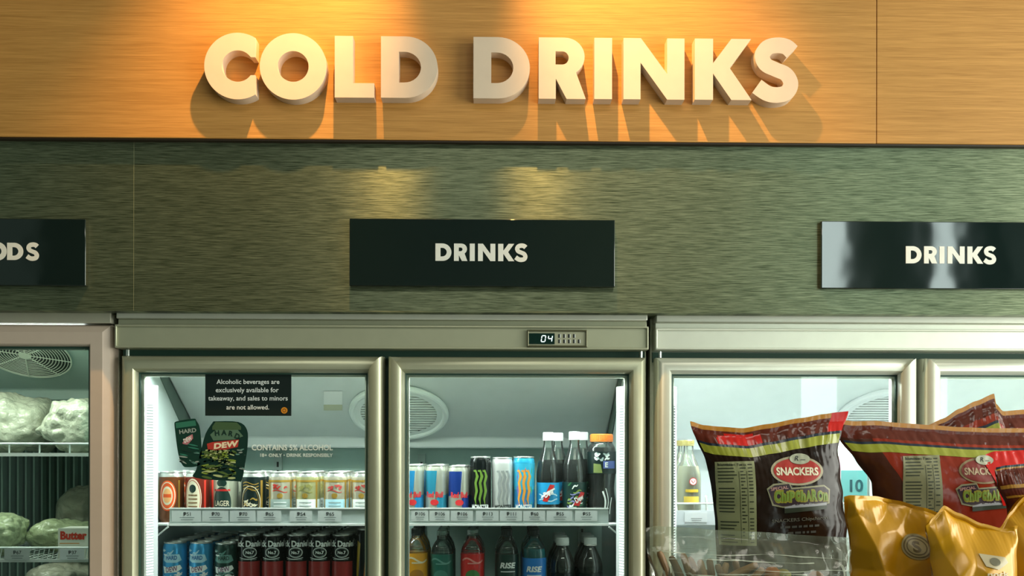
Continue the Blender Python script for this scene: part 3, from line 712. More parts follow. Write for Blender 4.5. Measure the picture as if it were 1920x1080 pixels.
def p_claw(col, word, wordcol, extra=None):
    def f(mb, r, h):
        T = cyl(r, .0006)
        if extra: extra(mb, r, h)
        for k, x in enumerate((-.011, 0, .011)):
            pts = [(x-.001, h*.80), (x+.0035, h*.70), (x-.001, h*.60), (x+.002, h*.48), (x-.002, h*.36), (x+.0005, h*.26)]
            mb.stamp(line2(pts, [.003, .007, .006, .0065, .005, .0008]), T, col); mb.stamp(line2([(x-.006, h*.79), (x+.001, h*.77)], .004), T, col)
        txt(mb, r, word, 0, h*.235, wordcol, w=.044, h=.012, bold=.03)
    return f
def x_multi(mb, r, h):
    T = cyl(r, .0003)
    band(mb, r, h*.5, h*.9, m_('aqua_print', '#2f9fc0', .35, .2)); band(mb, r, .012, h*.5, m_('sea_print', '#1f78a8', .35, .2))
    for k, c in enumerate(('#c98a2e', '#3f8a4a', '#7a5a9a', '#c25a2a', '#2f8f6a', '#bfae3a')):
        a = -.05+k*.017; mb.stamp(line2([(a, h*.2), (a+.004, h*.4), (a-.003, h*.6), (a+.004, h*.85)], [.003, .007, .006, .002]), T, m_('stripe_print_%d' % k, c, .4))

ORD = ['front', 'second', 'third', 'fourth', 'fifth', 'sixth', 'seventh']
def column(proto, px, Y0, zs, dy, n, labels, jit=.0008, dx=0.):
    """front item at pixel column px, n-1 copies behind it"""
    x = X(px, Y0)
    for k in range(n):
        o = proto if (k == 0 and not proto.get('used')) else copy_tree(proto)
        if k == 0: proto['used'] = 1
        if 'used' in o and o is not proto: del o['used']
        o.location = (x+k*dx+(random.uniform(-jit, jit) if k else 0), Y0+k*dy, zs); o.rotation_euler = (0, 0, random.uniform(-.9, .9) if k else random.uniform(-.12, .12)); o['label'] = labels(k)
def behind(front, back): return lambda k: front if k == 0 else back.replace('#', ORD[k])
YC = 2.386
G1 = 'beer cans on the top shelf behind the left door'
beer = [(322, AMBER, p_orange, 'copper can with orange ringed oval label', 'copper can with the orange oval'),
        (371, BROWN, p_redoval, 'red-brown can with tall cream oval and red side stripe', 'red-brown can with the cream oval'),
        (424, SILV, p_lager, 'silver can with dark oval lager label', 'silver lager can'),
        (476, NAVY, p_navy, 'dark navy can with cream ring and gold trim', 'dark navy can'),
        (527, CRM, p_cream(RED, GREYP), 'cream can with red script, beside the dark navy can', 'fifth cream can'),
        (578, PGOLD, p_cream(m_('olive_print', '#8d8a4a', .4), WH, 'Gold'), 'pale gold can with white band', 'pale gold can'),
        (630, CRM, p_cream(m_('ribbon_red', '#b7403c', .4), LBLU, 'Brew'), 'cream can with red ribbon, right of the pale gold can', 'cream can right of the pale gold can'),
        (682, CRM, p_cream(m_('band_red', '#a8322e', .4), WH, 'Beer'), 'cream can half hidden by the left door stile, end of the beer row', 'end can of the beer row')]
for px, m, paint, fl, bk in beer:
    c = make_can('beer_can', fl, 'can', G1, .029, .120, m, paint, top=ALU)
    column(c, px, YC, ZS1, .0635, 3, behind(fl, '# can back in the row behind the '+bk))
G2 = 'cans on the second shelf behind the left door'
hard1 = make_can('hard_soda_can', '', 'can', G2, .0285, .140, BLUE, p_hard(LBLU, m_('blue_print', '#1d5f9a', .4)))
for px, w in ((329, 'leftmost blue hard soda can on the second shelf'), (378, 'second blue hard soda can on the second shelf')):
    column(hard1, px, YC, ZS2, .0595, 6, behind(w+', front of its row', '# can back in the row of the '+w.replace(' on the second shelf', '')))
hard2 = make_can('hard_soda_can', '', 'can', G2, .0270, .138, GCAN, p_hard(MIDG, DKG))
column(hard2, 424, YC, ZS2, .0595, 6, behind('dark green hard soda can between the blue and the black cans', '# can back in the row behind the dark green hard soda can'))
jd = make_can('whiskey_cola_can', '', 'can', G2, .0262, .158, JBLK, p_whiskey, top=JBLK)
for k, px in enumerate((468, 512.5, 557, 600, 643)):
    w = ('first', 'second', 'third', 'fourth', 'fifth')[k]
    column(jd, px, YC, ZS2, .056, 7, behind('black whiskey cola can, %s from the left of the five in front' % w, '# black can back in the %s black column from the left' % w), jit=.0002)
yb = make_can('mixed_drink_can', '', 'can', G2, .0268, .172, JBLK, p_yellowblack)
column(yb, 689, YC, ZS2, .056, 4, behind('tall black and mustard can by the left door stile', '# can back behind the tall black and mustard can'))
G3 = 'energy drink cans on the top shelf behind the right door'
SBL = m_('sky_blue_can', '#2f93cf', .25, .45); SVC = m_('silver_white_can', '#b3b7a8', .22, .5); NVB = m_('royal_blue_can', '#1b3c8c', .25, .4)
bull1 = make_can('energy_drink_can', '', 'can', G3, .0252, .137, SVC, p_bull(SBL, SVC))
column(bull1, 775, YC, ZS1, .055, 4, behind('sky blue and silver energy can, leftmost on the right door top shelf', '# can back behind the leftmost sky blue energy can'), jit=.0001)
bull1b = make_can('energy_drink_can', '', 'can', G3, .0252, .137, SVC, p_bull(m_('teal_blue_can', '#2f8fae', .25, .4), SVC))
column(bull1b, 818, YC, ZS1, .055, 4, behind('teal and silver energy can, second on the right door top shelf', '# can back behind the teal and silver energy can'), jit=.0001)
bull2 = make_can('energy_drink_can', '', 'can', G3, .0252, .135, SVC, p_bull(NVB, SVC))
column(bull2, 860, YC, ZS1, .055, 4, behind('royal blue and silver energy can beside the black claw can', '# can back behind the royal blue energy can'), jit=.0001)
mon1 = make_can('energy_drink_can', '', 'can', G3, .0255, .157, JBLK, p_claw(m_('claw_green', '#5f7f2c', .4), 'MONSTER', WH))
column(mon1, 901, YC, ZS1, .057, 3, behind('black energy can with green claw mark', '# can back behind the black claw energy can'), jit=.0001)
mon2 = make_can('energy_drink_can', '', 'can', G3, .0255, .155, m_('frost_can', '#c3c7c2', .3, .4), p_claw(m_('claw_grey', '#7f8482', .4), 'MONSTER', INK))
column(mon2, 942, YC, ZS1, .057, 3, behind('frosty white energy can with grey claw mark', '# can back behind the frosty white energy can'), jit=.0001)
mon3 = make_can('energy_drink_can', '', 'can', G3, .0255, .157, m_('aqua_can', '#2a9cc0', .25, .4), p_claw(m_('claw_orange', '#c9892e', .4), 'MONSTER', WH, x_multi))
column(mon3, 983, YC, ZS1, .057, 3, behind('aqua energy can with orange and multicoloured claw stripes', '# can back behind the aqua energy can'), jit=.0001)

# ------------------------------------------------------------------ bottles
PET = clear_mat('clear_bottle_plastic', (.86, .92, .89), .03, (.6, .68, .64), .06, 1.45, 1.4)
def make_bottle(name, label, cat, group, R, H, liq, zl, cap, capr=.46, caph=.075, lab=None, neck=None, shape='slim', paint=None, labm=None, glass=PET):
    if shape == 'slim': q = [(.70,.004),(.86,0),(.93,.01),(1,.05),(1,.16),(.96,.20),(.96,.44),(1,.48),(.98,.56),(.86,.66),(.62,.76),(.46,.83),(.40,.87),(.40,.92)]
    elif shape == 'wide': q = [(.70,.004),(.88,0),(.96,.015),(1,.05),(1,.22),(.93,.30),(.88,.38),(.93,.47),(1,.55),(1,.80),(.94,.85),(.80,.895),(.76,.90),(.76,.93)]
    elif shape == 'milk': q = [(.75,.004),(.9,0),(1,.02),(1,.50),(.97,.58),(.82,.68),(.55,.78),(.42,.84),(.40,.93)]
    else: q = [(.70,.004),(.88,0),(.96,.012),(1,.04),(1,.62),(.99,.68),(.90,.75),(.66,.82),(.46,.86),(.44,.92)]
    t = thing(name, label, cat, (0,0,0), group); mb = MB()
    fine = []
    for i in range(len(q)-1):
        n = 3
        for k in range(n): fine.append((q[i][0]+(q[i+1][0]-q[i][0])*k/n, q[i][1]+(q[i+1][1]-q[i][1])*k/n))
    fine.append(q[-1]); pr = [(a*R, z*H) for a, z in fine]
    mb.lathe(pr, glass, 28); mb.build('body', t)
    mb = MB(); li = [(max(a*R-.0011, .001), z*H+(.001 if i < 3 else 0)) for i, (a, z) in enumerate(fine) if z <= zl]
    mb.lathe(li, liq, 24); mb.build('drink', t)
    mb = MB(); c0 = H*(1-caph); cr = R*capr; n = 40
    mb.lathe([(cr*.98, c0-.004), (cr, c0-.0035), (cr, c0-.0015), (cr*.96, c0-.001)], cap, 28)
    mb.v += []; b0 = len(mb.v)
    for z in (c0-.0005, H-.002):
        for k in range(n*2): a = PI*k/n; rr = cr*(1 if k % 2 else .965); mb.v.append((rr*math.sin(a), -rr*math.cos(a), z))
    for k in range(n*2):
        j = (k+1) % (n*2); mb.f.append((b0+k, b0+j, b0+2*n+j, b0+2*n+k)); mb.m.append(mb.mi(cap))
    mb.lathe([(cr*.975, H-.002), (cr*.90, H), (0, H)], cap, 28); mb.build('cap', t, sharp=20)
    if lab:
        z0, z1, rl = lab; mb = MB(); k = 8; rr = R*rl+.0008
        mb.lathe([(rr, H*(z0+(z1-z0)*i/k)) for i in range(k+1)], labm, 32); 
        if paint: paint(mb, rr, H*z0, H*z1)
        mb.build('label', t, recalc=False)
    return t
COLA = m_('dark_drink', '#08110f', .08, spec=.6); WCAP = m_('white_cap', '#d3dad6', .4); CCAP = m_('cream_cap', '#b7bb9b', .4); OCAP = m_('orange_cap', '#e0762a', .4); DCAP = m_('dark_cap', '#0d1b1a', .35)
def p_dewblue(mb, r, z0, z1):
    T = cyl(r, .0004); c = (z0+z1)/2
    for k in range(4): mb.stamp(line2([(-.024+i*.006, z0+.010+k*.006+.003*math.sin(i+k)) for i in range(9)], .003), T, [LBLU, BLUE][k % 2])
    mb.stamp(poly2([(-.014, c-.018), (-.002, c-.020), (.016, c+.020), (.004, c+.022)]), cyl(r, .0007), RED); mb.stamp(line2([(-.017, c-.010), (.0, c+.004), (.016, c+.012)], .004), cyl(r, .001), WH)
    txt(mb, r, 'Dew', .001, c+.001, WH, w=.024, h=.014, rot=.5, off=.0013, bold=.03)
def p_dewdark(mb, r, z0, z1):
    T = cyl(r, .0004); c = (z0+z1)/2
    squiggle(mb, T, -.024, .026, z0, z1, 16, [m_('violet_print', '#7d80b0', .4), WH, LIME, m_('dewg', '#2f6a45', .4)], 11, .003)
    mb.stamp(poly2([(-.008, c-.024), (.006, c-.026), (.022, c+.006), (.010, c+.008)]), cyl(r, .0007), RED); txt(mb, r, 'Dew', .006, c-.008, WH, w=.022, h=.014, rot=.5, off=.0012, bold=.03)
def p_sport(mb, r, z0, z1):
    T = cyl(r, .0004); c = (z0+z1)/2
    mb.stamp(rect2(-.004, .030, c-.014, c+.004, 10, 1), T, m_('indigo_print', '#4a5a9a', .4)); txt(mb, r, 'E', .004, c-.005, WH, h=.012, off=.0009, bold=.03)
    squiggle(mb, cyl(r, .0006), -.026, .012, c+.004, z1-.002, 9, [WH, GREYP], 21, .004); mb.stamp(poly2([(-.028, z0+.002), (-.006, z0+.002), (-.010, c-.004), (-.028, c-.002)]), T, m_('olive_lbl', '#66743f', .4))
G4 = 'soft drink bottles on the top shelf behind the right door'
dewb = make_bottle('soda_bottle', '', 'bottle', G4, .0285, .216, COLA, .72, WCAP, labm=m_('azure_label', '#1f8fc0', .35), lab=(.20,.44,.965), paint=p_dewblue)
column(dewb, 1028, 2.388, ZS1, .062, 2, behind('dark soda bottle with bright blue label and white cap', '# soda bottle back behind the blue label bottle'), dx=.028)
dewd = make_bottle('soda_bottle', '', 'bottle', G4, .0295, .218, COLA, .70, WCAP, labm=m_('forest_label', '#12302a', .35), lab=(.16,.44,.975), paint=p_dewdark)
column(dewd, 1077, 2.388, ZS1, .064, 2, behind('dark soda bottle with green and red label and white cap', '# soda bottle back behind the green and red label bottle'), dx=.026)
spt = make_bottle('sports_drink_bottle', '', 'bottle', G4, .0345, .212, COLA, .86, OCAP, capr=.80, caph=.07, labm=m_('sport_label', '#10201f', .3), lab=(.55,.80,1.0), paint=p_sport, shape='wide')
mb = MB(); T = cyl(.0345, .0008)
for pts, t_ in (([(-.006,.020),(.000,.035),(.001,.055),(-.005,.075)], .004), ([(-.0005,.022),(.007,.038),(.008,.058),(.002,.082)], .002), ([(.012,.02),(.014,.04),(.018,.06)], .002)): mb.stamp(line2(catmull(pts, 5), t_), T, WH)
mb.build('mark', spt)
column(spt, 1128, 2.392, ZS1, .074, 1, behind('stout black sports drink bottle with orange cap', '# bottle back behind the orange cap sports drink'))
G5 = 'bottles on the second shelf behind the right door'
def p_tea(col, sc):
    def f(mb, r, z0, z1):
        T = cyl(r, .0004); c = (z0+z1)/2
        mb.stamp(line2([(-.028+i*.007, z1-.016+.006*math.sin(i*.8)) for i in range(9)], .004), T, col); mb.stamp(ell2(0, c-.006, .018, .016), T, sc)
        mb.stamp(rect2(-.012, .012, z1-.024, z1-.021, 6, 1), cyl(r, .0007), col)
    return f
def p_rise(col):
    def f(mb, r, z0, z1):
        txt(mb, r, 'RISE', 0, z1-.026, col, w=.036, h=.014, bold=.04, shear=.25); mb.stamp(rect2(-.018, .018, z1-.042, z1-.040, 8, 1), cyl(r, .0004), col)
    return f
def col5(px, R, H, liq, capm, labm, paint, front, back, zl=.70, lab=(.10,.66,1.0), shape='round', n=3, caph=.075, capr=.46, jit=.0008):
    bt = make_bottle('drink_bottle', '', 'bottle', G5, R, H, liq, zl, capm, labm=labm, lab=lab, paint=paint, shape=shape, caph=caph, capr=capr)
    column(bt, px, 2.388, ZS2, .066, n, behind(front, '# bottle back behind the '+back), jit=jit)
col5(781, .0265, .172, m_('orange_drink', '#dd9a1e', .15), DCAP, m_('amber_label', '#dc9a22', .35), p_tea(CRMP, m_('tan_print', '#a9721c', .4)), 'amber drink bottle with dark cap, leftmost on the second shelf', 'amber drink bottle')
col5(829, .0265, .168, m_('teal_drink', '#0f3f38', .12), PET, m_('green_label', '#1c5f52', .3), p_tea(MIDG, m_('pale_green_print', '#3f7a6c', .4)), 'green drink bottle between the amber and the red one', 'green drink bottle')
col5(886, .0275, .170, m_('red_drink', '#cc2426', .15), PET, m_('red_label', '#c42622', .35), p_tea(m_('rose_print', '#d98a80', .4), m_('grass_print', '#3c7a3a', .4)), 'red drink bottle with clear neck', 'red drink bottle')
col5(951, .0275, .168, COLA, DCAP, m_('night_green_label', '#0c2f28', .3), p_rise(WH), 'dark green bottle with white script, left of the blue one', 'dark green script bottle')
col5(1002, .0285, .170, m_('aqua_drink', '#1f8590', .12), DCAP, m_('blue_label', '#2377c4', .3), p_rise(WH), 'blue bottle with white lettering and dark cap', 'blue lettered bottle', lab=(.10,.60,1.0), zl=.74)
col5(1055, .0300, .150, COLA, WCAP, m_('dark_label', '#0c1716', .3), None, 'dark bottle with white cap, left one of the pair', 'left white cap bottle', shape='slim', zl=.83, lab=(.2,.44,.97), caph=.10, capr=.52)
col5(1107, .0300, .150, COLA, WCAP, m_('dark_label', '#0c1716', .3), None, 'dark bottle with white cap, nearest the right light strip', 'right white cap bottle', shape='slim', zl=.83, lab=(.2,.44,.97), caph=.10, capr=.52)
# soy milk and carton in the right fridge
soy = make_bottle('soy_milk_bottle', 'cream soy milk bottle with round red mark, left end of the right fridge shelf', 'bottle', 'soy milk bottles in the right fridge', .0300, .198, m_('soy_milk', '#c9c09a', .3), .70, m_('gold_cap', '#9a8f58', .3, .5), caph=.05, capr=.46, shape='milk', glass=clear_mat('bottle_glass', (.88, .92, .86), .12, (.6, .65, .6), .04, 1.5, 1.3))
mb = MB(); T = cyl(.0300, .0012); mb.stamp(ell2(.004, .098, .0085, .0085), T, WH); mb.stamp(ring2(.004, .098, .0092, .0092, .0016), cyl(.03, .0014), RED)
mb.stamp(line2([(-.0005, .101), (.004, .094), (.009, .101)], .0022), cyl(.03, .0016), RED); mb.stamp(rect2(-.014, .018, .072, .079, 10, 1), T, m_('mustard_soy_print', '#b79a2c', .4)); mb.stamp(rect2(-.018, .020, .045, .062, 10, 1), T, m_('yellow_soy_print', '#c2a842', .4)); mb.build('print', soy)
column(soy, 1291, 2.40, ZS1, .068, 3, behind('cream soy milk bottle with round red mark, at the right fridge shelf end', '# soy milk bottle back behind the one with red mark'), jit=.001)
def carton(px, w, h, dep, m, label, paint=None, Y=2.375):
    x = X(px, Y); t = thing('drink_carton', label, 'carton', (x, Y+dep/2, ZS1), 'cartons in the right fridge'); mb = MB(); hb = h*.80
    mb.box(x-w/2, x+w/2, Y, Y+dep, ZS1, ZS1+hb, m)
    mb.add([(x-w/2, Y, ZS1+hb), (x+w/2, Y, ZS1+hb), (x+w/2, Y+dep, ZS1+hb), (x-w/2, Y+dep, ZS1+hb), (x-w/2, Y+dep/2, ZS1+h*.95), (x+w/2, Y+dep/2, ZS1+h*.95)], [(0,1,5,4),(2,3,4,5),(0,4,3),(1,2,5)], m)
    if paint: paint(mb, x, Y)
    mb.build('body', t, smooth=False); mb = MB(); mb.box(x-w/2, x+w/2, Y+dep/2-.002, Y+dep/2+.002, ZS1+h*.94, ZS1+h, WH); mb.build('fin', t)
def pc(mb, x, Y):
    T = lambda a, bb: (x+a, Y-.0006, ZS1+bb)
    mb.stamp(rect2(-.036, .036, .05, .125), T, m_('pale_teal_panel', '#4f8a88', .45)); mb.stamp(fit(text2d('10', .03), .01, .088, h=.03), lambda a, bb: (x+a, Y-.0012, ZS1+bb), m_('deep_teal_print', '#0f3f45', .4)); mb.stamp(rect2(-.036, -.028, 0, .16), lambda a, bb: (x+a, Y-.001, ZS1+bb), PINKP)
carton(1598, .074, .20, .07, m_('pale_teal_carton', '#b9cfcb', .45), 'teal and white drink carton marked 10, seen between the snack bags', pc)
carton(1650, .050, .19, .07, WH, 'white drink carton behind the left corner of the red snack bag', None, 2.39)

# ------------------------------------------------------------------ stickers on the door glass
YG = YD+.0258
def flat(px, py, Y): return tuple(P(px, py, Y))
def sticker_base(name, label, cat, px, py, Y): q = P(px, py, Y); return thing(name, label, cat, tuple(q))
n = sticker_base('notice_placard', 'dark placard about alcoholic beverages stuck inside the top of the left door', 'notice', 466, 780, YG)
p0 = P(385.5, 779.5, YG); p1 = P(546.5, 700.5, YG); mb = MB(); mb.box(p0.x, p1.x, YG-.003, YG, p0.z, p1.z, m_('placard_face', '#14211f', .35)); mb.build('board', n)
mb = MB(); T = lambda a, bb: flat(a, bb, YG-.0036)
for s, cx, cy, w in (('Alcoholic beverages are', 465, 717, 118), ('exclusively available for', 463.5, 732.5, 118), ('takeaway, and sales to minors', 465, 748, 149), ('are not allowed.', 464.5, 763.5, 80)):
    mb.stamp(fit(text2d(s, .012), cx, cy, w=w, down=True), T, WH)
mb.build('lettering', n)
mb = MB(); mb.stamp(ell2(533, 769.5, 6, 6), T, m_('badge_orange', '#d08a1f', .4)); mb.stamp(ring2(533, 769.5, 3.6, 3.6, 1.3, 20), lambda a, bb: flat(a, bb, YG-.0040), m_('badge_brown', '#7a4510', .5)); mb.build('badge', n)
def cutout(name, label, outline, graphics, px, py, m):
    t = sticker_base(name, label, 'sticker', px, py, YG); mb = MB()
    o2 = catmull(outline+outline[:1], 4)[:-1]; mb.prism([o2], lambda a, bb, q: tuple(P(a, bb, YG-.0018)+Vector((0, q, 0))), .0016, m); graphics(mb); mb.build('face', t); return t
HG = m_('sticker_green', '#16382f', .25); HG2 = m_('sticker_deep_green', '#15322c', .25)
def g_can(mb):
    T = lambda a, bb: flat(a, bb, YG-.0022); T2 = lambda a, bb: flat(a, bb, YG-.0026)
    mb.stamp(poly2([(329,793),(366,788),(368,798),(330,803)]), T, m_('sticker_lid_green', '#2f6f5c', .3)); mb.stamp(fit(text2d('HARD', .03), 352, 808, w=32, h=8, rot=.12, down=True), T2, GREYP)
    mb.stamp(poly2([(341,832),(349,820),(361,814),(362,822),(352,834)]), T, m_('rose_sticker', '#b0727c', .4)); mb.stamp(fit(text2d('DEW', .03), 352, 824, w=16, h=8, rot=.4, down=True), T2, WH)
    squiggle(mb, T2, 335, 374, 832, 870, 14, [m_('sea_green_print', '#2c7562', .4), DKG, MIDG, GREYP], 3, 2.2)
cutout('can_sticker', 'small green can-shaped sticker left of the larger bottle-shaped one', [(327,795),(331,790),(362,785),(368,789),(375,806),(378,858),(372,873),(352,876),(342,872),(334,850),(328,806)], g_can, 352, 876, HG)
def g_big(mb):
    T = lambda a, bb: flat(a, bb, YG-.0022); T2 = lambda a, bb: flat(a, bb, YG-.0026); T3 = lambda a, bb: flat(a, bb, YG-.003)
    mb.stamp(poly2([(398,800),(404,791),(444,792),(452,800),(452,806),(398,806)]), T, m_('sticker_olive', '#3f5a3e', .3)); mb.stamp(poly2([(394,815),(404,806),(446,806),(456,818),(440,824),(400,826)]), T, m_('sticker_mid_green', '#4f6f5c', .35))
    for ch, x, y, r in (('H',407,812,.1), ('A',420,811,.0), ('R',433,813,-.2), ('D',445,818,-.4)): mb.stamp(fit(text2d(ch, .04), x, y, h=10, rot=r, down=True), T2, DKG)
    mb.stamp(poly2([(388,832),(398,829),(448,824),(446,838),(400,848),(390,846)]), T2, m_('sticker_red', '#a8352c', .4)); mb.stamp(fit(text2d('DEW', .05), 424, 834, w=46, h=11, rot=.12, down=True, shear=.2), T3, CRMP)
    squiggle(mb, T2, 376, 444, 844, 898, 60, [LIME, m_('pale_lime', '#aebf86', .4), HG2, DKG, m_('moss_print', '#4f6a34', .4)], 9, 3.4)
    squiggle(mb, T2, 438, 461, 838, 890, 10, [GREYP, DKG, MIDG], 19, 2.0)
cutout('bottle_sticker', 'large green bottle-shaped sticker with red band under the dark placard', [(400,790),(446,791),(463,806),(464,835),(460,866),(453,900),(440,902),(366,896),(368,880),(378,840),(386,812)], g_big, 415, 902, HG2)
t = sticker_base('glass_lettering', 'white alcohol content lettering on the left door glass', 'lettering', 556, 858, YG); mb = MB(); T = lambda a, bb: flat(a, bb, YG-.0006)
LW = m_('frosted_lettering', '#dbe6e0', .5)
mb.stamp(fit(text2d('CONTAINS 5% ALCOHOL', .02), 548, 839, w=152, h=11, down=True), T, LW); mb.stamp(fit(text2d('18+ ONLY \u2022 DRINK RESPONSIBLY', .015), 556, 853.5, w=136, h=6.5, down=True), T, LW)
mb.build('print', t, recalc=False)

# ------------------------------------------------------------------ packs in the freezer
def sheet_noise(p, s): return noise.noise(p*s)
def pack(name, label, cat, px, Y, zb_, rx, ry, h, m, seed, crumple=.006, cs=38, flat_=.35, group=None, tip=None):
    """lumpy film-wrapped pack: a pillow resting on z=zb_"""
    x = X(px, Y); o = Vector((x, Y, zb_)); mb = MB(); nu, nv = 120, 76; vs = []; fs = []; so = Vector((seed*7.3, seed*3.1, seed))
    for j in range(nv+1):
        ph = PI*j/nv
        for i in range(nu):
            th = 2*PI*i/nu; e = .75
            c = lambda v: math.copysign(abs(v)**e, v)
            d = Vector((c(math.sin(ph))*c(math.cos(th))*rx, c(math.sin(ph))*c(math.sin(th))*ry, (c(math.cos(ph))+1)*h/2))
            if tip: d.x += tip[0]*max(0, 1-abs(d.z/h-tip[1])*3)*max(0, (d.x*math.copysign(1, tip[0]))/rx)**3
            q = d+so; k = noise.noise(q*14)*crumple*2.2
            v1 = noise.voronoi(q*cs)[0]; k += (v1[1]-v1[0])*crumple-.5*crumple
            nn = Vector((d.x/rx, d.y/ry, (d.z-h/2)/(h/2))); nn.normalize(); d = d+nn*k
            d.z = max(d.z, 0.0006); vs.append(o+d)
    for j in range(nv):
        for i in range(nu): i2 = (i+1) % nu; fs.append((j*nu+i, j*nu+i2, (j+1)*nu+i2, (j+1)*nu+i))
    mb.add(vs, fs, m); ob = mb.build(name, origin=tuple(o), sharp=60); tag(ob, label, cat, group); return ob
ICE = m_('iced_film', (.40, .42, .32), .16, var=.3, vscale=50, bump=.9, bscale=130, bdist=.003); GRN = m_('pale_green_pack', (.38, .44, .25), .18, var=.35, vscale=45, bump=.9, bscale=110, bdist=.003); BEI = m_('beige_pack', (.38, .37, .28), .22, var=.3, vscale=40, bump=.9, bscale=110, bdist=.003)
GF = 'film-wrapped packs in the freezer'
pack('frozen_pack', 'rounded frosty pack at the left on the freezer top shelf', 'pack', 14, 2.57, HZ1, .128, .13, .150, ICE, 1, .011, 34, group=GF)
pack('frozen_pack', 'frosty pack with a pointed corner, right on the freezer top shelf', 'pack', 160, 2.48, HZ1, .083, .10, .136, ICE, 2, .011, 34, group=GF, tip=(-.03, .42))
pack('frozen_pack', 'clear wrapped round pack at the left edge of the lower freezer shelf', 'pack', 2, 2.43, HZ2, .060, .07, .105, GRN, 3, .009, 36, group=GF)
pack('frozen_pack', 'pale green flat pack between the round pack and the butter box', 'pack', 118, 2.53, HZ2, .072, .07, .085, GRN, 4, .009, 36, group=GF)
pack('frozen_pack', 'beige pack standing behind the butter box', 'pack', 158, 2.70, HZ2, .06, .06, .165, BEI, 5, .009, 30, group=GF)
shelf(FZ, hi0+.006, hi1-.006, 2.34, 2.80, 1.255, plate=False)
pack('frozen_pack', 'pale pack just showing at the bottom edge of the freezer door', 'pack', 120, 2.47, 1.255, .085, .085, .118, BEI, 6, .010, 34, group=GF)
x0, x1 = X(109, 2.35), X(176, 2.35); zt_ = Z(991, 2.35, 140)
t = thing('butter_box', 'white box with red and orange lettering on the lower freezer shelf', 'box', ((x0+x1)/2, 2.38, HZ2)); mb = MB()
mb.box(x0, x1, 2.35, 2.42, HZ2, zt_, m_('butter_carton', '#dfdfcf', .5)); T = lambda a, bb: (a, 2.3494, bb)
mb.stamp(fit(text2d('Butter', .05), X(138, 2.349), Z(1004, 2.349, 140), w=.062, h=.020), T, m_('butter_red', '#c93a24', .45)); mb.stamp(rect2(x0+.004, x0+.05, zt_-.036, zt_-.034), T, m_('butter_orange', '#d08a3a', .5)); mb.build('body', t, smooth=False)

# ------------------------------------------------------------------ display stand and snack bags
ZG = 1.35
t = thing('display_stand', 'steel display stand carrying the snack bags in front of the right fridge', 'stand', (.62, 1.5, 0)); mb = MB(); GM = m_('stand_steel', '#6f736a', .4, .5)
mb.box(.18, 1.30, 1.13, 1.90, ZG-.03, ZG, GM); mb.build('top_board', t, bevel=.003)
for x in (.20, 1.255):
    for y in (1.15, 1.855): mb = MB(); mb.box(x, x+.025, y, y+.025, 0, ZG-.03, GM); mb.build('leg', t)
for z in (.4, .85): mb = MB(); mb.box(.20, 1.28, 1.15, 1.88, z, z+.02, GM); mb.build('lower_shelf', t)
def lerp_poly(pts, x, k=0):
    """piecewise smooth interpolation of (x,y) points"""
    if x <= pts[0][0]: return pts[0][1]
    for (a, c), (d, e) in zip(pts, pts[1:]):
        if x <= d: q = (x-a)/(d-a); q = q*q*(3-2*q)*.5+q*.5; return c+(e-c)*q
    return pts[-1][1]
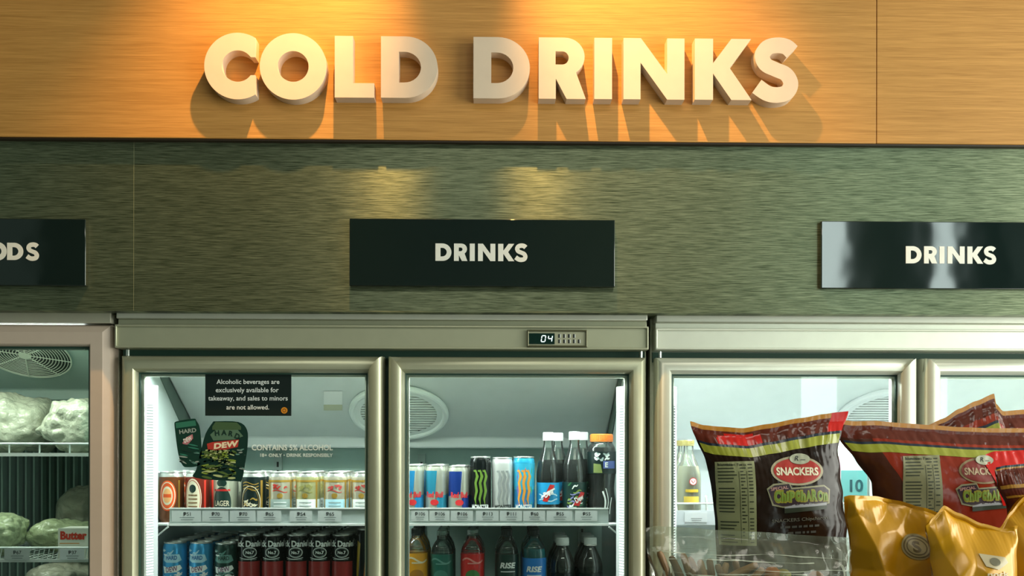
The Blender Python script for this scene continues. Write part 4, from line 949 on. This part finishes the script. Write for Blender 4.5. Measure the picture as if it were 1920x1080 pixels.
class Bag:
    """pillow bag: outline given in image pixels at distance Y; base rests on the stand"""
    def __init__(s, Y, top, left, right, th, wr=.004, seed=1, crumple=0., cs=12., seal=.10, lean=0., topflop=0.):
        s.Y = Y; s.top = top; s.left = left; s.right = right; s.th = th; s.wr = wr; s.so = Vector((seed*5.7, seed*2.3, seed*1.1)); s.cr = crumple; s.cs = cs; s.seal = seal; s.flop = topflop
        s.B = HOR+(CZ-ZG)*F/Y-2
    def ab(s, u, v):
        a0 = lerp_poly(s.left, 0); tb = s.T(u)
        b = tb+(s.B-tb)*v; L = lerp_poly(s.left, b); R = lerp_poly(s.right, b)
        if v < .3:   # follow the slanting tips of the top edge
            w = (1-v/.3)**2; L = L*(1-w)+s.top[0][0]*w; R = R*(1-w)+s.top[-1][0]*w
        return L+(R-L)*u, b
    def T(s, u):
        x = s.top[0][0]+(s.top[-1][0]-s.top[0][0])*u; return lerp_poly(s.top, x)
    def depth(s, u, v):
        e = max(0., 1-abs(2*u-1)**3)**.75; k = s.seal
        g = 0 if v < k*.5 else min(1, (v-k*.5)/.34)
        g = math.sin(g*PI/2)**.8; bo = min(1, (1-v)/.12); return e*g*(.25+.75*math.sin(bo*PI/2))
    def pt(s, u, v, side=1, off=0.):
        a, b = s.ab(u, v); p = P(a, b, s.Y); d = s.depth(u, v); q = Vector((p.x, p.z, 0))+s.so
        w = noise.noise(q*9)*.6+noise.noise(q*22)*.3
        rad = (math.sin(u*47+5*noise.noise(q*13))*noise.noise(q*17+Vector((9,2,4)))*1.6+.35*math.sin(u*150+9*noise.noise(q*20)))*math.exp(-abs(v-s.seal)*11)
        edge = math.sin(v*44+u*4+2*noise.noise(q*7))*math.exp(-min(u, 1-u)*16)
        k = s.wr*(w*1.6*min(1, d*1.5)+rad*.5*min(1, 4*d+.25)+edge*.55)
        if s.cr:
            vd = noise.voronoi(Vector((q.x*s.cs, q.y*s.cs*.75, q.z)))[0]; vd2 = noise.voronoi(Vector((q.x*s.cs*2.1+5, q.y*s.cs*1.7, q.z)))[0]
            k += s.cr*((vd[0]-.35)*1.3+(vd2[0]-.35)*.35)
            k -= s.cr*.9*abs(noise.noise(Vector((q.x*9+q.y*6, q.y*5-q.x*3, q.z+4)))); k += s.cr*.45*abs(noise.noise(Vector((q.x*21-q.y*9, q.y*13, q.z+8))))
        y = -(s.th*d+.0012+off)+(-k if side > 0 else -k*.3)
        if side < 0: y = s.th*d*.8+.0012-k*.3+off
        f = s.flop*math.exp(-v*9); z = p.z
        if v > .985: z = max(z, ZG+.0008)
        return Vector((p.x, p.y+y-f, max(z, ZG+.0008)))
    def inv(s, a, b):
        u = .5; v = .5
        for _ in range(40):
            aa, bb = s.ab(u, v); a1, b1 = s.ab(u+.01, v); a2, b2 = s.ab(u, v+.01)
            m11, m12, m21, m22 = (a1-aa)/.01, (a2-aa)/.01, (b1-bb)/.01, (b2-bb)/.01; det = m11*m22-m12*m21 or 1
            du = ((a-aa)*m22-(b-bb)*m12)/det; dv = ((b-bb)*m11-(a-aa)*m21)/det; u = min(.995, max(.005, u+du)); v = min(.99, max(.003, v+dv))
            if abs(du)+abs(dv) < 1e-5: break
        return u, v
    def on(s, off=.0011):
        f = lambda a, b: s.pt(*s.inv(a, b), 1, off)
        f.maxlen = 7.; return f
    def skin(s, mb, v0, v1, nu, nv, m, mfun=None, back=True):
        for side in ((1, -1) if back else (1,)):
            vs = []; fs = []
            for j in range(nv+1):
                for i in range(nu+1): vs.append(s.pt(i/nu, v0+(v1-v0)*j/nv, side))
            if not mfun:
                for j in range(nv):
                    for i in range(nu): a = j*(nu+1)+i; fs.append((a, a+1, a+nu+2, a+nu+1))
                mb.add(vs, fs, m)
            else:
                by = {}
                for j in range(nv):
                    for i in range(nu): a = j*(nu+1)+i; by.setdefault(mfun((i+.5)/nu, v0+(v1-v0)*(j+.5)/nv), []).append((a, a+1, a+nu+2, a+nu+1))
                b0 = len(mb.v); mb.v += [tuple(v) for v in vs]
                for mm, ff in by.items():
                    k = mb.mi(mm)
                    for f in ff: mb.f.append(tuple(b0+i for i in f)); mb.m.append(k)
    def strip(s, mb, u0, u1, va, vb, m, off=.001, n=70):
        """band along the bag between v=va(u) and v=vb(u)"""
        vs = []; 
        for i in range(n+1):
            u = u0+(u1-u0)*i/n; vs += [s.pt(u, va(u), 1, off), s.pt(u, (va(u)+vb(u))/2, 1, off), s.pt(u, vb(u), 1, off)]
        mb.add(vs, [(3*i+k, 3*i+3+k, 3*i+4+k, 3*i+1+k) for i in range(n) for k in (0, 1)], m)
    def base(s): q = P((s.top[0][0]+s.top[-1][0])/2, s.B, s.Y); return (q.x, q.y, ZG)
def nutrition(bag, mb, quad, m, ink):
    """printed table: quad = corners tl,tr,br,bl in px"""
    (ax, ay), (bx, by), (cx, cy), (dx, dy) = quad
    def q(s, t): x0 = ax+(dx-ax)*t; y0 = ay+(dy-ay)*t; x1 = bx+(cx-bx)*t; y1 = by+(cy-by)*t; return x0+(x1-x0)*s, y0+(y1-y0)*s
    T = bag.on(.0012); T2 = bag.on(.0017); v, f = rect2(0, 1, 0, 1, 14, 22); mb.stamp(([q(*p) for p in v], f), T, m)
    h = abs(dy-ay); n = int(h/6); rd = random.Random(4)
    for k in range(1, n):
        t = k/n; a = .06; e = .40+rd.random()*.14
        for s0, s1 in ((a, e), (.62, .62+.10*rd.random()+.05), (.82, .93)):
            if rd.random() < .9: vv, ff = rect2(s0, s1, t-.16/n, t+.16/n, 4, 1); mb.stamp(([q(*p) for p in vv], ff), T2, ink)
    for s0 in (.58, .78): vv, ff = rect2(s0-.006, s0+.006, .12, .97, 1, 16); mb.stamp(([q(*p) for p in vv], ff), T2, ink)
    mb.stamp(fit(text2d('Nutrition Facts', .01), *q(.42, .035), w=abs(bx-ax)*.72, h=5, down=True), T2, ink)
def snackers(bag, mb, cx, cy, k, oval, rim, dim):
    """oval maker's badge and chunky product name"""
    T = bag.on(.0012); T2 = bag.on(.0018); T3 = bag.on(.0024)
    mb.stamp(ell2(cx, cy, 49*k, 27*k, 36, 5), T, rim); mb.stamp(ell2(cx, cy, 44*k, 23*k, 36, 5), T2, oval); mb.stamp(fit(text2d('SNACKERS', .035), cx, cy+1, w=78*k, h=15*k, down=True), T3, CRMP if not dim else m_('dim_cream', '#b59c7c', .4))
    mb.stamp(ell2(cx+6*k, cy-22*k, 19*k, 10*k, 24, 3), bag.on(.0030), m_('badge_grey', '#a8aa92', .4)); mb.stamp(fit(text2d('R', .01), cx+1*k, cy-23*k, h=9*k, down=True, shear=.3), bag.on(.0036), INK); mb.stamp(rect2(cx+7*k, cx+16*k, cy-21*k, cy-19.5*k), bag.on(.0036), m_('grey_ink', '#4a4d45', .5))
def chipname(bag, mb, cx, cy, k):
    T = bag.on(.0012); T2 = bag.on(.0018); T3 = bag.on(.0025)
    mb.stamp(poly2([(cx-60*k, cy-17*k), (cx-48*k, cy-26*k), (cx-18*k, cy-29*k), (cx-14*k, cy-19*k), (cx+48*k, cy-24*k), (cx+60*k, cy-16*k), (cx+58*k, cy+10*k), (cx-30*k, cy+18*k), (cx-50*k, cy+14*k)]), T, m_('name_edge', '#8e8a6a', .4))
    mb.stamp(poly2([(cx-57*k, cy-15*k), (cx-46*k, cy-23*k), (cx-19*k, cy-26*k), (cx-15*k, cy-16*k), (cx+48*k, cy-21*k), (cx+57*k, cy-14*k), (cx+55*k, cy+8*k), (cx-30*k, cy+15*k), (cx-47*k, cy+11*k)]), T2, m_('name_plum', '#2c1622', .4))
    mb.stamp(fit(text2d('SPECIAL', .02), cx-37*k, cy-18*k, w=32*k, h=6*k, rot=.13, down=True), T3, m_('name_pink', '#b98a84', .45))
    x = cx-47*k
    for ch, w, h, dy in (('C',13,22,0), ('h',10,21,0), ('i',6,18,0), ('P',11,20,0), ('c',11,19,-1), ('h',10,20,-1), ('A',12,18,-1), ('R',12,20,-2), ('O',12,18,-1), ('n',10,15,1)):
        mb.stamp(fit(text2d(ch, .11), x+w*k/2, cy-3*k+dy*k, w=w*k*1.08, h=h*k*1.16, down=True), T2 if False else bag.on(.0022), m_('name_yellow', '#8f8a22', .4)); mb.stamp(fit(text2d(ch, .05), x+w*k/2, cy-3*k+dy*k, w=w*k*.80, h=h*k*.88, down=True), bag.on(.0028), m_('name_green', '#6f8a2a', .4)); x += (w-.6)*k
    mb.stamp(poly2([(cx-28*k, cy+17*k), (cx-8*k, cy+11*k), (cx+14*k, cy+11*k), (cx+16*k, cy+8*k), (cx+30*k, cy+11*k), (cx+52*k, cy+8*k), (cx+52*k, cy+17*k), (cx-28*k, cy+27*k)]), T2, m_('ribbon_silver', '#9b9ca0', .4)); mb.stamp(poly2([(cx-28*k, cy+19*k), (cx+53*k, cy+13*k), (cx+52*k, cy+20*k), (cx-28*k, cy+28*k)]), bag.on(.0022), m_('ribbon_dark', '#26301f', .4))
GB = 'snack bags on the display stand'
BGA = m_('dark_maroon_film', (.015, .0065, .0032), .17, var=.5, vscale=14, coat=.0, spec=.3, bump=.5, bscale=28, bdist=.006); SEALA = m_('red_brown_film', (.10, .017, .008), .18, var=.3, vscale=30, coat=.0, spec=.35, bump=.5, bscale=40, bdist=.006)
ORE = m_('amber_edge_film', (.42, .17, .012), .25, coat=.2); YGS = m_('yellow_green_film', (.30, .31, .03), .22, coat=.4); BGB = m_('red_film', (.25, .026, .010), .18, var=.35, vscale=9, coat=.0, spec=.35, bump=.4, bscale=28, bdist=.006)
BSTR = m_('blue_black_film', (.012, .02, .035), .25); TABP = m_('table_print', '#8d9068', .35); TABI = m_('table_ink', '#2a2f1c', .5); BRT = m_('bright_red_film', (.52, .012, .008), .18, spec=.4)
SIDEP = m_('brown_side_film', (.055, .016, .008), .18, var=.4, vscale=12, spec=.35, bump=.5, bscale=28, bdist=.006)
def snack_bag(Y, top, left, right, label, col, seed, stripe, th=.034, graphics=None, flop=0., seal=.085, tips=False, side=0.):
    bg = Bag(Y, top, left, right, th, .0056, seed, seal=seal, topflop=flop); t = thing('snack_bag', label, 'snack bag', bg.base(), GB)
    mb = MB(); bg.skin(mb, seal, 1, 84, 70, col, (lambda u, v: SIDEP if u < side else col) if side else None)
    s0, s1 = stripe or (.001, .002); bg.strip(mb, .012, .988, lambda u: s0-.012, lambda u: s0+.001, BSTR, .0008); bg.strip(mb, .012, .988, lambda u: s0, lambda u: s1, YGS)
    if graphics: graphics(bg, mb)
    mb.build('bag_body', t, sharp=80)
    mb = MB(); bg.skin(mb, 0, seal+.002, 84, 8, SEALA, lambda u, v: (BRT if tips and u > .89 else ORE if v < seal*.26 else BRT if tips and .14 < u < .44 and v > seal*(.62-.3*math.sin((u-.14)*10)) else SEALA))
    mb.build('top_seal', t, sharp=80); return bg
def gA(bg, mb):
    nutrition(bg, mb, ((1337, 866), (1407, 864), (1409, 1020), (1346, 1020)), TABP, TABI); snackers(bg, mb, 1485, 882, 1, m_('badge_red', '#a8261a', .35), m_('badge_rim', '#a59a7c', .4), False); chipname(bg, mb, 1487, 932, 1)
    T = bg.on(.0014)
    mb.stamp(fit(text2d('SNACKERS Chipcharon', .01), 1488, 972, w=104, h=8, rot=.07, down=True), T, m_('faint_print', '#5d5c50', .45)); 
    for cx_, cy_, w_, sd in ((1490, 984, 76, 1), (1492, 995, 54, 2)):      # illegible small print
        rd = random.Random(sd); x = cx_-w_/2
        while x < cx_+w_/2-3: l = rd.uniform(4, 11); y = cy_-.06*(x-cx_); mb.stamp(poly2([(x, y-2), (x+l, y-2-.06*l), (x+l, y+2-.06*l), (x, y+2)]), T, m_('fainter_print', '#45453f', .45)); x += l+3
snack_bag(1.60, [(1294,790),(1318,797),(1350,800),(1392,803),(1440,795),(1500,784),(1548,776),(1570,773),(1591,771)], [(790,1300),(822,1318),(860,1328),(980,1341),(1100,1346),(1240,1350)], [(775,1585),(800,1562),(830,1566),(900,1577),(1000,1588),(1240,1588)],
          'dark maroon snack bag with red oval badge, leftmost on the display stand', BGA, 1, (.098, .14), graphics=gA, tips=True)
def gB(bg, mb):
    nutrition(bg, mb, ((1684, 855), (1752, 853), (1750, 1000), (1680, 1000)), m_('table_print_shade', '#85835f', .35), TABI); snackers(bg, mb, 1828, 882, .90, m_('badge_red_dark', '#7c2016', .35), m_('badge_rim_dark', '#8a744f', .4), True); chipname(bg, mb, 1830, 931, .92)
    bg.strip(mb, .40, .403, lambda u: .16, lambda u: .8, m_('film_fold', (.12, .012, .006), .3))
    mb.stamp(poly2([(1838,852),(1856,846),(1965,842),(1965,878),(1880,876),(1850,872)]), bg.on(.0014), BRT); mb.stamp(poly2([(1832,868),(1858,862),(1874,900),(1886,946),(1860,946),(1850,905)]), bg.on(.0030), BRT); mb.stamp(poly2([(1857,908),(1864,902),(1876,930),(1868,934)]), bg.on(.0034), m_('fold_highlight', '#d8a59a', .25))  # brighter red and pink highlight paint the light on the fold
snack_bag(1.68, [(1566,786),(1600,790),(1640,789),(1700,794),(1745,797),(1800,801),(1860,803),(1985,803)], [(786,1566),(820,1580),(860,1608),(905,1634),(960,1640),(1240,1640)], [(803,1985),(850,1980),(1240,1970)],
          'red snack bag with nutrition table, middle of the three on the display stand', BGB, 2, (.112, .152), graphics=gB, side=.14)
snack_bag(1.765, [(1690,796),(1740,797),(1768,785),(1800,766),(1830,752),(1864,738),(1866,756),(1880,771),(1920,768),(1960,766)], [(790,1690),(830,1700),(1240,1700)], [(766,1960),(850,1965),(1240,1960)],
          'red snack bag with a raised corner standing behind the others', BGB, 3, (.13, .165), flop=.0)
def gD(bg, mb):
    for q, w in ((.10, .02), (.16, .012), (.25, .02)): bg.strip(mb, .02, .98, lambda u: q, lambda u: q+w, m_('amber_stripe', (.42, .20, .02), .3))
snack_bag(1.57, [(1866,880),(1885,876),(1920,873),(1990,870)], [(880,1866),(915,1876),(950,1890),(1240,1892)], [(870,1990),(1240,1992)],
          'maroon snack bag with amber stripes, cut off by the right edge of the photo', SEALA, 5, None, graphics=gD, th=.03, seal=.04)

# mustard pouches
MUS = m_('mustard_foil', (.55, .265, .004), .28, .08, var=.15, vscale=10, coat=.15)
def pouch(Y, top, left, right, label, seed, gr=None, th=.036, cr=.034, cs=9):
    bg = Bag(Y, top, left, right, th, .0008, seed, crumple=cr, cs=cs, seal=.05); t = thing('mustard_pouch', label, 'snack pouch', bg.base(), 'mustard pouches on the display stand')
    mb = MB(); bg.skin(mb, .045, 1, 120, 90, MUS); 
    if gr: gr(bg, mb)
    mb.build('bag_body', t, sharp=50); mb = MB(); bg.skin(mb, 0, .047, 120, 6, MUS); mb.build('top_seal', t, sharp=60); return bg
def gP1(bg, mb):
    T = bg.on(.0016); T2 = bg.on(.0022); gm = m_('pouch_grey_print', '#8f8156', .4); gd = m_('pouch_dark_print', '#5a4a20', .4)
    mb.stamp(ell2(1701, 1021, 23, 23, 36, 6), T, gm); mb.stamp(ring2(1701, 1021, 20, 20, 2, 40), T2, gd); mb.stamp(ring2(1701, 1021, 15, 15, 1.6, 40), T2, gd); mb.stamp(fit(text2d('S', .03), 1701, 1021, h=20, down=True), T2, gd)
pouch(1.44, [(1580,931),(1590,928),(1640,930),(1680,938),(1720,950),(1760,966),(1800,985)], [(931,1580),(960,1584),(1010,1592),(1080,1597),(1280,1600)], [(985,1800),(1280,1805)], 'mustard yellow pouch with round emblem, leftmost of the yellow ones', 4, gP1)
def gP2(bg, mb):
    T = bg.on(.0016); T2 = bg.on(.0022); wp = m_('pouch_pale_print', '#b9ab8a', .4)
    mb.stamp(poly2([(1818,1034),(1862,1040),(1868,1050),(1846,1062),(1824,1056)]), T, wp); mb.stamp(ell2(1842, 1048, 9, 7, 20, 3), T2, m_('pouch_grey_ink', '#6f6a55', .4)); mb.stamp(fit(text2d('nock', .02), 1845, 1070, w=44, h=9, down=True), T, wp)
pouch(1.345, [(1735,985),(1752,968),(1772,948),(1800,962),(1845,982),(1885,992),(1906,985)], [(985,1735),(1030,1745),(1280,1752)], [(985,1906),(1030,1900),(1280,1905)], 'crumpled mustard pouch with pale label, in front of the red snack bag', 6, gP2)
pouch(1.46, [(1875,990),(1898,960),(1925,930),(1990,925)], [(990,1880),(1280,1886)], [(925,1990),(1280,1995)], 'mustard pouch cut off by the right edge of the photo', 8)

# clear bag of brown sticks
FILM = clear_mat('clear_bag_film', (.93, .95, .90), .22, (.42, .45, .34), .12, 1.45, .9, nscale=18., nmin=.05)
bg = Bag(1.36, [(1210,990),(1226,986),(1290,989),(1350,994),(1420,997),(1500,1003),(1560,1006),(1591,1008)], [(985,1210),(1030,1214),(1080,1222),(1300,1226)], [(1008,1591),(1080,1592),(1300,1592)], 0.036, .005, 12, crumple=.012, cs=16, seal=.12)
t = thing('clear_bag', 'crinkled clear bag of brown sticks at the bottom of the photo', 'bag', bg.base()); mb = MB(); bg.skin(mb, .14, 1, 90, 50, FILM); 
FC = clear_mat('film_crease_shine', (.9, .93, .86), .45, (.62, .65, .52), .15, 1.45, 1.)  # paler strips paint the highlights on the film's creases
for k, (va, u0, u1) in enumerate(((.16, .02, .97), (.21, .05, .60), (.25, .45, .98), (.30, .02, .40), (.33, .5, .95), (.19, .3, .8), (.285, .3, .75))):
    bg.strip(mb, u0, u1, lambda u: va+.012*math.sin(u*7+k*2), lambda u: va+.005+.012*math.sin(u*7+k*2)+.004*math.sin(u*19+k), FC, .0015)
for u0, u1, v0, v1 in ((.02, .10, .14, .8), (.05, .16, .2, .55), (.45, .50, .30, .42), (.50, .56, .30, .40), (.93, .97, .2, .7), (.16, .22, .30, .45)):
    vs = []
    for i in range(25): t_ = i/24; u = u0+(u1-u0)*t_+.008*math.sin(t_*9); v = v0+(v1-v0)*t_; vs += [bg.pt(u, v, 1, .0018), bg.pt(u+.012*(1-t_)+.002, v, 1, .0018)]
    mb.add(vs, [(2*i, 2*i+2, 2*i+3, 2*i+1) for i in range(24)], FC)
mb.build('film', t, sharp=70)
mb = MB(); bg.skin(mb, 0, .142, 90, 10, FILM); mb.build('top_seal', t, sharp=70)
rd = random.Random(3); SB = [m_('stick_brown', (.20, .11, .045), .5, var=.4, vscale=60, bump=.4, bscale=120), m_('stick_tan', (.34, .20, .085), .5, var=.35, vscale=60, bump=.4, bscale=120)]
lst = [(1236,1034,1262,1110,0), (1258,1043,1290,1110,0), (1280,1038,1304,1110,1), (1292,1045,1322,1112,0), (1312,1050,1330,1115,1), (1330,1048,1336,1115,0), (1345,1058,1360,1115,0), (1362,1055,1352,1115,1), (1420,1058,1345,1092,1), (1404,1064,1370,1118,0), (1268,1060,1258,1120,0), (1378,1050,1392,1115,0), (1250,1062,1246,1120,1), (1300,1066,1296,1120,0), (1322,1070,1350,1120,1), (1390,1072,1352,1108,0), (1432,1066,1396,1100,1)]
for k, (a, b_, c, d, mi_) in enumerate(lst):
    Y = 1.352+(k % 4)*.0065-.010; p = P(a, b_, Y); q = P(c, d, Y+.001*(k % 3)); q = p+(q-p)*1.15; mb = MB(); w = Vector((random.uniform(-.002, .002), 0, 0))
    mb.tube([p, p+(q-p)*.06, p+(q-p)*.35+w, p+(q-p)*.7-w, q], [.003, .0046, .005, .0047, .003], SB[mi_], 10)
    o = mb.build('brown_stick', origin=tuple(p)); tag(o, 'brown crunchy stick inside the crinkled clear bag', 'snack stick', 'brown sticks in the clear bag')
for k, (a, b_, m_c) in enumerate(((1448, 1068, '#b5691f'), (1468, 1072, '#8f8a2a'), (1530, 1076, '#8a5420'))):
    p = P(a, b_, 1.345); mb = MB(); mb.lathe([(.001,0),(.008,.002),(.0115,.008),(.011,.016),(.006,.021),(.001,.022)], m_('candy_%d' % k, m_c, .4, var=.2), 16, (p.x, p.y, p.z-.018)); o = mb.build('snack_piece', origin=(p.x, p.y, p.z-.018))
    tag(o, ('orange snack piece in the clear bag', 'yellow-green snack piece beside the orange one in the clear bag', 'tan snack piece at the right in the clear bag')[k], 'snack piece')
for o in C.objects:
    if 'used' in o: del o['used']

# ------------------------------------------------------------------ light
def spot(px, aim_px, aim_py, e, size=75):
    ld = bpy.data.lights.new('spot_lamp', 'SPOT'); ld.energy = e; ld.color = (1, .55, .17); ld.spot_size = math.radians(size); ld.spot_blend = 1.; ld.shadow_soft_size = .012
    o = bpy.data.objects.new('spot_lamp', ld); C.objects.link(o); o.location = (X(px, YW), YW-.31, 3.15)
    t = P(aim_px, aim_py, YW); o.rotation_euler = (t-o.location).to_track_quat('-Z', 'Y').to_euler()
spot(690, 530, 40, 105, 56); spot(1012, 1195, 40, 105, 56)
def area(name, loc, rot, sx, sy, e, col):
    ld = bpy.data.lights.new(name, 'AREA'); ld.shape = 'RECTANGLE'; ld.size = sx; ld.size_y = sy; ld.energy = e; ld.color = col
    o = bpy.data.objects.new(name, ld); C.objects.link(o); o.location = loc; o.rotation_euler = rot
area('ceiling_fill', (.2, -.2, 3.58), (0, 0, 0), 1.8, .5, 22, (1, .95, .82))  # unseen fill lamp added overhead to brighten the snack bags
area('shopfront_daylight', (3.3, .3, 1.9), (0, math.radians(90), 0), 2.6, 3.0, 185, (.97, 1, .90))
def add_cabinet_fill(x0, x1, z, e, col):  # unseen fill lamps added under the cabinet ceilings to brighten the inside
    area('cabinet_fill', ((x0+x1)/2, 2.30, z), (math.radians(-18), 0, 0), x1-x0, .03, e, col)
add_cabinet_fill(xi0+.03, xi1-.03, ZC-.008, 12.5, (.95, 1, .985)); add_cabinet_fill(gi0+.03, gi1-.03, ZC-.012, 22, (.95, .99, 1)); add_cabinet_fill(hi0+.05, hi1-.03, HC-.022, 3.4, (.9, 1, .9))
w = bpy.data.worlds.new('world'); bpy.context.scene.world = w; w.use_nodes = True
w.node_tree.nodes['Background'].inputs[0].default_value = (.55, .75, .62, 1); w.node_tree.nodes['Background'].inputs[1].default_value = .25
sc = bpy.context.scene
sc.view_settings.view_transform = 'Standard'; sc.view_settings.look = 'None'; sc.view_settings.gamma = 1; sc.view_settings.exposure = 0.
sc.view_settings.use_curve_mapping = False
sc.cycles.max_bounces = 10; sc.cycles.transparent_max_bounces = 40; sc.cycles.use_denoising = True; sc.cycles.sample_clamp_indirect = 6
